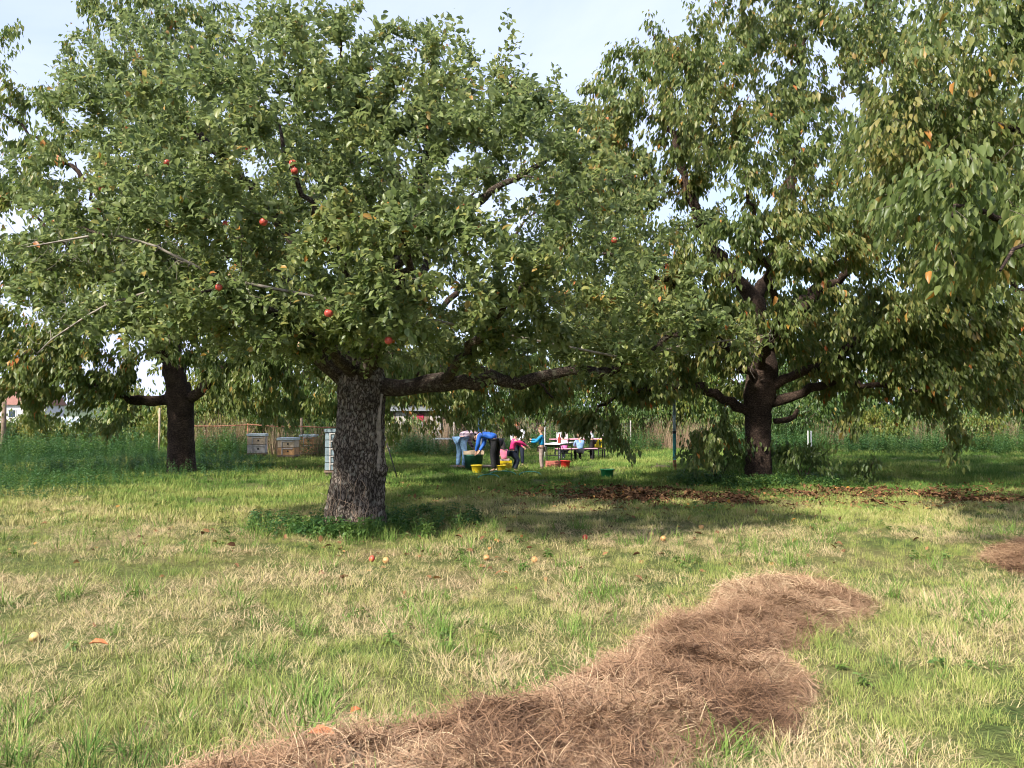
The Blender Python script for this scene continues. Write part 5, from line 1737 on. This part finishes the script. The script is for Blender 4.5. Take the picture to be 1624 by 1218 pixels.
# ------------------------------------------------------------------ tables and benches
def folding_table(loc, rz, L, W, H, label, top='white_cloth', name='folding_table', cat='table'):
    t = empty(name, loc, rz, label, cat)
    mb = MB(); mb.box((0, 0, H - .015), (W, L, .03), bev=.006); mb.build('tabletop' if cat == 'table' else 'seat', MT[top], t)
    for s in (-1, 1):
        for sx in (-1, 1):
            mb = MB(); mb.tube([(sx * W * .4, s * L * .38, 0), (sx * W * .4, s * L * .38, H - .03)], .018, 6); mb.build('leg', MT['black_metal'], t)
        mb = MB(); mb.tube([(-W * .4, s * L * .38, .3), (W * .4, s * L * .38, .3)], .012, 6)
        mb.tube([(-W * .4, s * L * .38, H - .1), (W * .4, s * L * .38, H - .1)], .014, 6); mb.build('cross_bar', MT['black_metal'], t)
        mb = MB(); mb.tube([(0, s * L * .38, .3), (0, s * L * .12, H - .04)], .011, 6); mb.build('brace', MT['black_metal'], t)
    mb = MB(); mb.box((0, 0, H - .05), (W * .9, L * .94, .035)); mb.build('apron', MT['black_metal'], t)
    return t
T1 = on_ground(P(887, 660, 25.3).x, 25.3)
folding_table(T1, -.32, 1.9, .55, .68, 'nearer folding table with white top and black folding legs')
T2 = on_ground(P(915, 660, 28.6).x, 28.6)
folding_table(T2, -1.25, 2.0, .6, .72, 'rear folding table with pink cloth behind the seated children', top='pink_cloth')
B1 = on_ground(P(914, 660, 26.9).x, 26.9)
folding_table(B1, -1.28, 1.5, .28, .45, 'low folding bench the two children sit on', top='pink_cloth', name='folding_bench', cat='bench')
# things on the tables
def bottle(loc, label):
    mb = MB(); mb.lathe([(.001, 0), (.05, 0), (.052, .02), (.052, .16), (.02, .23), (.018, .29), (.022, .29), (.001, .3)], 14)
    tag(mb.build('bottle', MT['bottle'], None, True, loc), label, 'bottle')
bottle(T1 + Vector((-.02, -.35, .68)), 'dark red bottle standing on the white table')
def lidded_box(loc, size, mat, label, rz=0):
    t = empty('storage_box', loc, rz, label, 'box')
    mb = MB(); mb.box((0, 0, size[2] / 2), size, bev=.01); mb.build('body', mat, t)
    mb = MB(); mb.box((0, 0, size[2] + .012), (size[0] * 1.05, size[1] * 1.05, .024), bev=.006); mb.build('lid', mat, t)
lidded_box(T2 + Vector((-.55, .1, .72)), (.36, .28, .2), MT['white_paint'], 'white box on the rear table left of the children', .2)
lidded_box(T1 + Vector((.12, .45, .68)), (.3, .24, .05), MT['white_cloth'], 'flat white tray on the nearer table', .1)
stool = on_ground(P(948, 660, 27.8).x, 27.8)
t = empty('stool', stool, .1, 'dark legged stool under the yellow box at the right of the group', 'stool')
mb = MB(); mb.box((0, 0, .43), (.5, .4, .04), bev=.006); mb.build('seat', MT['old_wood'], t)
for sx in (-1, 1):
    for sy in (-1, 1):
        mb = MB(); mb.tube([(sx * .21, sy * .16, 0), (sx * .2, sy * .15, .42)], .02, 6); mb.build('leg', MT['black_metal'], t)
lidded_box(stool + Vector((0, 0, .45)), (.4, .3, .26), MT['yellow'], 'yellow box on the stool at the right end of the group', .1)
seat_y = on_ground(P(800, 660, 22.9).x, 22.9)
crate(seat_y, (.36, .34, .3), MT['yellow'], 'yellow crate the child in light pink sits on', .3)

# ------------------------------------------------------------------ people
def skin_obj(name, joints, edges, radii, mat, parent, sub=2):
    me = bpy.data.meshes.new(name)
    me.from_pydata([tuple(j) for j in joints], edges, [])
    o = bpy.data.objects.new(name, me)
    COL.objects.link(o)
    md = o.modifiers.new('skin', 'SKIN')
    md.use_smooth_shade = True
    md.branch_smoothing = 0.6
    for i, r in enumerate(radii):
        rr = r if isinstance(r, tuple) else (r, r)
        me.skin_vertices[0].data[i].radius = rr
        me.skin_vertices[0].data[i].use_root = (i == 0)
    sb = o.modifiers.new('sub', 'SUBSURF'); sb.levels = sub; sb.render_levels = sub
    dg = bpy.context.evaluated_depsgraph_get()
    new = bpy.data.meshes.new_from_object(o.evaluated_get(dg))
    o.modifiers.clear()
    o.data = new
    new.materials.clear(); new.materials.append(mat)
    new.polygons.foreach_set('use_smooth', np.ones(len(new.polygons), dtype=bool))
    o.parent = parent
    return o

def lerp(a, b, f):
    return tuple(a[i] + (b[i] - a[i]) * f for i in range(3))

def person(loc, rz, H, label, pose, top, legs, hair, sleeve=1.0, look=None, long_hair=False, fat=1.0):
    """pose: joints for a 1.75 m adult, x right, y forward, z up"""
    t = empty('person', loc, rz, label, 'person', 'people working in the orchard')
    s = H / 1.75
    child = H < 1.45
    hs = 1.22 if child else 1.0           # children have larger heads
    J = {k: tuple(c * s for c in v) for k, v in pose.items()}
    pel, che, nek, hed = J['pelvis'], J['chest'], J['neck'], J['head']
    up = Vector(hed) - Vector(nek); up.normalize()
    face = Vector(J.get('face', (0, 1, 0))).normalized()
    face = (face - up * face.dot(up)).normalized()
    jv, je, jr = [], [], []
    def add(p, par, r):
        jv.append(tuple(p)); jr.append(tuple(x * s for x in r) if isinstance(r, tuple) else r * s)
        if par is not None: je.append((par, len(jv) - 1))
        return len(jv) - 1
    a = add(pel, None, (.14 * fat, .10 * fat))
    b_ = add(lerp(pel, che, .5), a, (.13 * fat, .10 * fat))
    c = add(che, b_, (.155 * fat, .11 * fat))
    n = add(nek, c, .058)
    hv = Vector(hed)
    h1 = add(hv - up * .045 * s * hs + face * .02 * s, n, (.068 * hs, .075 * hs))
    h2 = add(hv + up * .03 * s * hs, h1, (.078 * hs, .095 * hs))
    h3 = add(hv + up * .10 * s * hs - face * .01 * s, h2, (.062 * hs, .075 * hs))
    add(hv + face * (.108 * s * hs) - up * .005 * s, h2, .013)           # nose
    for sd in ('l', 'r'):
        sh, el, wr = J['sh_' + sd], J['el_' + sd], J['wr_' + sd]
        i = add(sh, c, .062)
        i = add(el, i, .042)
        i = add(wr, i, .028)
        fd = (Vector(wr) - Vector(el)).normalized()
        sdv = fd.orthogonal().normalized()
        pm = add(Vector(wr) + fd * .06 * s, i, (.034, .02))
        for k, (off, ln) in enumerate(((-.03, .062), (-.01, .078), (.01, .074), (.03, .058))):
            q = Vector(wr) + fd * .095 * s + sdv * off * s
            i2 = add(q, pm, .0095)
            add(q + fd * ln * s * .8 + fd.cross(sdv) * .02 * s, i2, .0075)
        q = Vector(wr) + fd * .045 * s + sdv * .045 * s
        i2 = add(q, i, .011)
        add(q + fd * .045 * s + sdv * .012 * s, i2, .008)
        hp, kn, an, toe = J['hip_' + sd], J['kn_' + sd], J['an_' + sd], J['toe_' + sd]
        i = add(hp, a, .085)
        i = add(kn, i, .058)
        i = add(lerp(kn, an, .35), i, .052)
        i = add(an, i, .036)
        add(toe, i, (.036, .028))
    skin_obj('body', jv, je, jr, MT['skin'], t, 1)
    # top
    jv, je, jr = [], [], []
    a = add(lerp(pel, che, .08), None, (.168 * fat, .13 * fat))
    b_ = add(lerp(pel, che, .5), a, (.165 * fat, .132 * fat))
    c = add(che, b_, (.185 * fat, .14 * fat))
    add(lerp(che, nek, .72), c, .085)
    for sd in ('l', 'r'):
        sh, el, wr = J['sh_' + sd], J['el_' + sd], J['wr_' + sd]
        i = add(sh, c, .085)
        i = add(lerp(sh, el, .55), i, .07)
        if sleeve > .5:
            i = add(el, i, .062)
            i = add(lerp(el, wr, .55), i, .05)
            add(lerp(el, wr, .97), i, .043)
    skin_obj('jacket', jv, je, jr, MT[top], t, 2)
    # trousers
    jv, je, jr = [], [], []
    a = add(lerp(pel, che, .06), None, (.155 * fat, .125 * fat))
    for sd in ('l', 'r'):
        hp, kn, an = J['hip_' + sd], J['kn_' + sd], J['an_' + sd]
        i = add(hp, a, .112)
        i = add(lerp(hp, kn, .5), i, .096)
        i = add(kn, i, .08)
        i = add(lerp(kn, an, .5), i, .072)
        add(lerp(kn, an, .93), i, .066)
    skin_obj('trousers', jv, je, jr, MT[legs], t, 2)
    for sd in ('l', 'r'):
        an, toe = Vector(J['an_' + sd]), Vector(J['toe_' + sd])
        jv, je, jr = [], [], []
        d = toe - an; d.z = 0; d.normalize()
        z = min(an.z, toe.z)
        a = add(an + Vector((0, 0, -.01 * s)), None, .05)
        b_ = add(Vector((an.x, an.y, z + .0)) - d * .03 * s, a, .045)
        c = add(Vector((an.x, an.y, z)) + d * .1 * s, b_, (.045, .04))
        add(Vector((an.x, an.y, z)) + d * .17 * s, c, (.036, .028))
        skin_obj('shoe', jv, je, jr, MT['shoe'], t, 1)
    # hair: cap over the back and top of the head, with a ragged hairline
    right = face.cross(up)
    V, F = [], []
    nu, nv_ = 16, 9
    for i in range(nv_ + 1):
        th = math.pi * .70 * i / nv_
        for k in range(nu):
            ph = 2 * math.pi * k / nu
            front = math.cos(ph)
            th2 = min(th, math.pi * (.36 if front > .35 else .70 + (.15 if long_hair else 0)))
            rr = .112 * hs * s * (1.02 + .05 * mnoise.noise(Vector((k * .9, i * .7, H * 9))))
            drop = (.16 * s * max(0, (i - 6) / 3) if long_hair and front < 0.2 else 0)
            dv = up * math.cos(th2) + (face * front * 1.05 + right * math.sin(ph) * .9) * math.sin(th2)
            V.append(hv + up * .03 * s * hs - face * .015 * s + dv * rr - up * drop)
    for i in range(nv_):
        for k in range(nu):
            k2 = (k + 1) % nu
            F.append([i * nu + k, i * nu + k2, (i + 1) * nu + k2, (i + 1) * nu + k])
    mb = MB(); mb.add(V, F); mb.build('hair', MT[hair], t, True)
    # eyes, mouth, ears
    for sg in (-1, 1):
        mb = MB(); mb.lathe([(.001, -.011 * s), (.009 * s, -.006 * s), (.011 * s, 0), (.009 * s, .006 * s), (.001, .011 * s)], 8, hv + face * .088 * s * hs + right * sg * .032 * s * hs + up * .022 * s)
        mb.build('eye', MT['eye'], t, True)
        mb = MB(); mb.lathe([(.001, -.03 * s), (.014 * s, -.018 * s), (.017 * s, .008 * s), (.012 * s, .026 * s), (.001, .03 * s)], 8, hv + right * sg * .088 * s * hs + up * .0 * s, sx=.8, sy=.8)
        mb.build('ear', MT['skin'], t, True)
    mb = MB(); mb.tube([hv + face * .083 * s * hs - up * .055 * s * hs + right * k * .022 * s for k in (-1, 0, 1)], [.003 * s, .007 * s, .003 * s], 6); mb.build('mouth', MT['lip'], t, True)
    return t

STAND = dict(pelvis=(0, 0, .95), chest=(0, 0, 1.28), neck=(0, .0, 1.48), head=(0, .03, 1.62), sh_l=(-.19, 0, 1.40), sh_r=(.19, 0, 1.40), el_l=(-.25, .03, 1.13), el_r=(.25, .03, 1.13), wr_l=(-.24, .16, .92), wr_r=(.24, .16, .92),
             hip_l=(-.095, 0, .88), hip_r=(.095, 0, .88), kn_l=(-.11, .02, .49), kn_r=(.11, .02, .49), an_l=(-.12, -.02, .07), an_r=(.12, -.02, .07), toe_l=(-.14, .12, .035), toe_r=(.14, .12, .035))
BEND = dict(STAND, pelvis=(0, -.08, .93), chest=(0, .26, 1.10), neck=(0, .46, 1.06), head=(0, .58, .97), face=(0, .2, -1), sh_l=(-.18, .38, 1.04), sh_r=(.18, .38, 1.04), el_l=(-.2, .42, .78), el_r=(.2, .42, .78), wr_l=(-.1, .52, .58), wr_r=(.1, .52, .58),
            hip_l=(-.1, -.06, .86), hip_r=(.1, -.06, .86), kn_l=(-.14, -.01, .48), kn_r=(.14, -.01, .48), an_l=(-.15, -.06, .07), an_r=(.15, -.06, .07), toe_l=(-.17, .08, .035), toe_r=(.17, .08, .035))
SIT = dict(STAND, pelvis=(0, 0, .56), chest=(0, .08, .90), neck=(0, .13, 1.10), head=(0, .18, 1.23), sh_l=(-.19, .1, 1.02), sh_r=(.19, .1, 1.02), el_l=(-.23, .24, .80), el_r=(.23, .24, .80), wr_l=(-.12, .46, .76), wr_r=(.12, .46, .76),
           hip_l=(-.1, .02, .54), hip_r=(.1, .02, .54), kn_l=(-.12, .44, .52), kn_r=(.12, .44, .52), an_l=(-.12, .40, .07), an_r=(.12, .40, .07), toe_l=(-.13, .55, .035), toe_r=(.13, .55, .035))
LEAN = dict(STAND, chest=(0, .1, 1.26), neck=(0, .2, 1.44), head=(0, .29, 1.55), face=(0, .8, -.6), sh_l=(-.19, .14, 1.37), sh_r=(.19, .14, 1.37), el_l=(-.23, .3, 1.14), el_r=(.23, .3, 1.14), wr_l=(-.15, .5, 1.0), wr_r=(.15, .5, 1.0))
REACH = dict(STAND, el_r=(.28, .22, 1.22), wr_r=(.24, .46, 1.24), el_l=(-.25, .2, 1.16), wr_l=(-.15, .42, 1.16))
SQUAT = dict(STAND, pelvis=(0, -.12, .62), chest=(0, .06, .96), neck=(0, .14, 1.16), head=(0, .2, 1.30), sh_l=(-.19, .06, 1.08), sh_r=(.19, .06, 1.08), el_l=(-.24, .26, .94), el_r=(.26, .26, .98), wr_l=(-.14, .48, .94), wr_r=(.2, .52, 1.02),
             hip_l=(-.1, -.1, .58), hip_r=(.1, -.1, .58), kn_l=(-.13, .24, .50), kn_r=(.13, .24, .50), an_l=(-.13, .0, .07), an_r=(.13, .0, .07), toe_l=(-.14, .15, .035), toe_r=(.14, .15, .035))

def at_px(px, py):
    return GP(px, py)
def heading(dx, dy):
    return math.atan2(-dx, dy)
person(at_px(733, 745), heading(.75, .65), 1.72, 'person in plaid shirt and light jeans bending over the tub', BEND, 'plaid', 'denim', 'hair_dark', fat=1.12)
person(at_px(784, 748), heading(-.9, .4), 1.74, 'person in bright blue sweater and black trousers bending to the left', BEND, 'blue_jacket', 'black_cloth', 'hair_dark', fat=1.1)
person(Vector((seat_y.x, seat_y.y, seat_y.z - .09)), heading(-.5, .8), 1.18, 'small child in light pink jacket sitting on the yellow crate', SIT, 'pink', 'beige', 'hair_dark', long_hair=True)
person(at_px(815, 746), heading(.9, .25), 1.32, 'child in magenta jacket and dark trousers crouching with an arm out', dict(SQUAT, pelvis=(0, -.1, .74), chest=(0, 0, 1.08), neck=(0, .05, 1.28), head=(0, .1, 1.42), sh_l=(-.19, .02, 1.2), sh_r=(.19, .02, 1.2), el_l=(-.24, .24, 1.06), el_r=(.26, .24, 1.1), wr_l=(-.14, .40, .92), wr_r=(.2, .44, .98), hip_l=(-.1, -.08, .70), hip_r=(.1, -.08, .70), kn_l=(-.13, .14, .46), kn_r=(.13, .14, .46)), 'magenta', 'navy', 'hair_dark')
person(on_ground(P(824, 660, 24.6).x, 24.6), heading(-.3, -.9), 1.45, 'red haired person in pale top standing behind the magenta child', LEAN, 'white_jacket', 'navy', 'hair_red')
person(at_px(859, 743), heading(-.95, .15), 1.26, 'child in bright blue hooded jacket and beige trousers standing by the table', REACH, 'bright_blue', 'beige', 'hair_brown', fat=1.15)
person(B1 + Vector((-.42, .02, -.02)), heading(-.25, .95), 1.22, 'child in purple pink jacket sitting on the bench', SIT, 'purple_pink', 'grey_cloth', 'hair_dark', fat=1.1)
person(B1 + Vector((.12, -.12, -.02)), heading(-.2, .95), 1.25, 'child in blue denim coloured jacket sitting on the bench', SIT, 'soft_blue', 'black_cloth', 'hair_brown', fat=1.1)
person(on_ground(P(939, 660, 27.2).x, 27.2), heading(-.85, .4), 1.36, 'child in white jacket and black trousers leaning over the table', LEAN, 'white_jacket', 'black_cloth', 'hair_brown', fat=1.1)

# ------------------------------------------------------------------ apples
def apple_mesh(r, seed):
    prof = [(.001, -.70), (.22, -.80), (.45, -.82), (.72, -.66), (.93, -.30), (1.0, .08), (.95, .42), (.78, .68), (.52, .80), (.25, .74), (.08, .58), (.001, .54)]
    mb = MB(); mb.lathe([(a * r, z * r) for a, z in prof], 18)
    for i, v in enumerate(mb.v):
        v += Vector((mnoise.noise(v * 20 + Vector((seed, 0, 0))), mnoise.noise(v * 20 + Vector((0, seed, 0))), 0)) * r * .08
    return mb
def apple(loc, r, mat, label, group, rot=(0, 0, 0)):
    t = apple_mesh(r, random.random() * 9).build('apple', mat, None, True, loc)
    t.rotation_euler = rot
    tag(t, label, 'apple', group)
    mb = MB(); mb.tube([(0, 0, .52 * r), (.03 * r, 0, .9 * r), (.12 * r, 0, 1.7 * r)], r * .045, 5); mb.build('stalk', MT['stalk'], t)
APL = ['apple hanging in the upper left middle of the apple tree, largest and reddest there', 'upper of two touching red apples high in the apple tree', 'lower of two touching red apples high in the apple tree',
       'red apple near the bare grey twigs on the left of the apple tree', 'red apple low in the apple tree left above the trunk', 'red apple hanging lowest, just above the trunk of the apple tree',
       'red apple right of the middle of the apple tree, lower of two near each other', 'red apple right of the middle of the apple tree, upper of two near each other', 'red apple in the lower left of the apple tree beside dead twigs',
       'small red apple in the upper left of the apple tree', 'small red apple left of the pair high in the apple tree', 'orange red apple at the right side of the apple tree', 'red apple half hidden just left of the largest red apple', 'orange red apple at the far left top of the bare grey twigs']
for i, a in enumerate(APPLES):
    apple(P(*a), .042 if i < 8 else .036, MT['apple_skin'], APL[i], 'red apples hanging in the apple tree', (random.gauss(0, .2), random.gauss(0, .2), random.random() * 6))
FALL = [(928, 855, 'apple_skin', 'red fallen apple on the shaded grass right of the trunk'), (1033, 850, 'apple_pale', 'pale yellow fallen apple, left of two close together on the grass'), (1052, 857, 'apple_gold', 'orange pink fallen apple, right of two close together on the grass'),
        (1112, 838, 'apple_gold', 'fallen apple lying alone farthest right on the grass'), (590, 886, 'apple_skin', 'red fallen apple in the grass just in front of the trunk'), (772, 884, 'apple_gold', 'reddish fallen apple in the grass right of the trunk front'),
        (612, 889, 'apple_gold', 'orange fallen apple beside the red one in front of the trunk'), (55, 1022, 'apple_pale', 'yellow fallen apple in the long grass at the left edge'), (848, 888, 'apple_gold', 'orange fallen apple in the dry grass in the middle of the meadow')]
for (px, py, mt, lb) in FALL:
    apple(GP(px, py, .036), .036, MT[mt], lb, 'fallen apples in the grass', (random.gauss(0, 1), random.gauss(0, .6), random.random() * 6))

# large coloured leaves lying in the foreground
def ground_leaf(px, py, L_, mat, label, dz=.07, rz=0.0):
    v = leaves_arrays(np.zeros((1, 3)), np.array([[1., 0, 0.0]]), np.array([[0., .15, 1]]), np.array([L_]), np.array([L_ * .5]), fold=.3, curl=.25)
    me = fast_mesh('fallen_leaf', v.reshape(-1, 3), LEAF_F)
    o = link('fallen_leaf', me, mat, None, GP(px, py, dz - .02)); o.rotation_euler = (.3, -.15, rz)
    tag(o, label, 'leaf')
om = simple('orange_leaf', (.55, .17, .06), .6, .3, 30); ym = simple('yellow_leaf', (.66, .42, .06), .6, .25, 30)
ground_leaf(486, 1203, .16, om, 'orange red leaf on the near end of the hay swath', .11, -.3)
ground_leaf(140, 1042, .12, om, 'orange leaf in the grass near the left edge', .08, .2)
ground_leaf(1052, 1148, .08, ym, 'yellow leaf on the middle of the hay swath', .12, 2.0)
ground_leaf(555, 1158, .08, om, 'small orange leaf in the grass above the hay swath', .09, .9)

# dead vine stems on the apple trunk's foot
def vine():
    rng = np.random.default_rng(77)
    b = GP(565, 838)
    mb = MB()
    for k in range(13):
        a = rng.uniform(-2.6, -.9); z = 0.0; p_ = []
        top = rng.uniform(.35, 1.0)
        for i in range(9):
            f = i / 8
            zz = f * top
            aa = a + .25 * math.sin(f * 3 + k) + rng.normal(0, .05)
            r = np.interp(zz, [-.1, .1, .38, .81, 1.1], [.47, .43, .40, .375, .365]) + .012 + .02 * rng.random()
            p_.append((math.cos(aa) * r + .01, math.sin(aa) * r, zz))
        mb.tube(p_, [.006 - .0004 * i for i in range(9)], 4)
        q = p_[rng.integers(3, 7)]
        mb.tube([q, (q[0] + rng.normal(0, .08), q[1] - .06, q[2] + .12), (q[0] + rng.normal(0, .16), q[1] - .04, q[2] + .22)], [.004, .003, .002], 4)
    tag(mb.build('dry_vine', simple('dry_vine', (.33, .24, .17), .9, .3, 20), None, True, b), 'dry brown vine stems clinging to the foot of the apple trunk', 'vine')
vine()
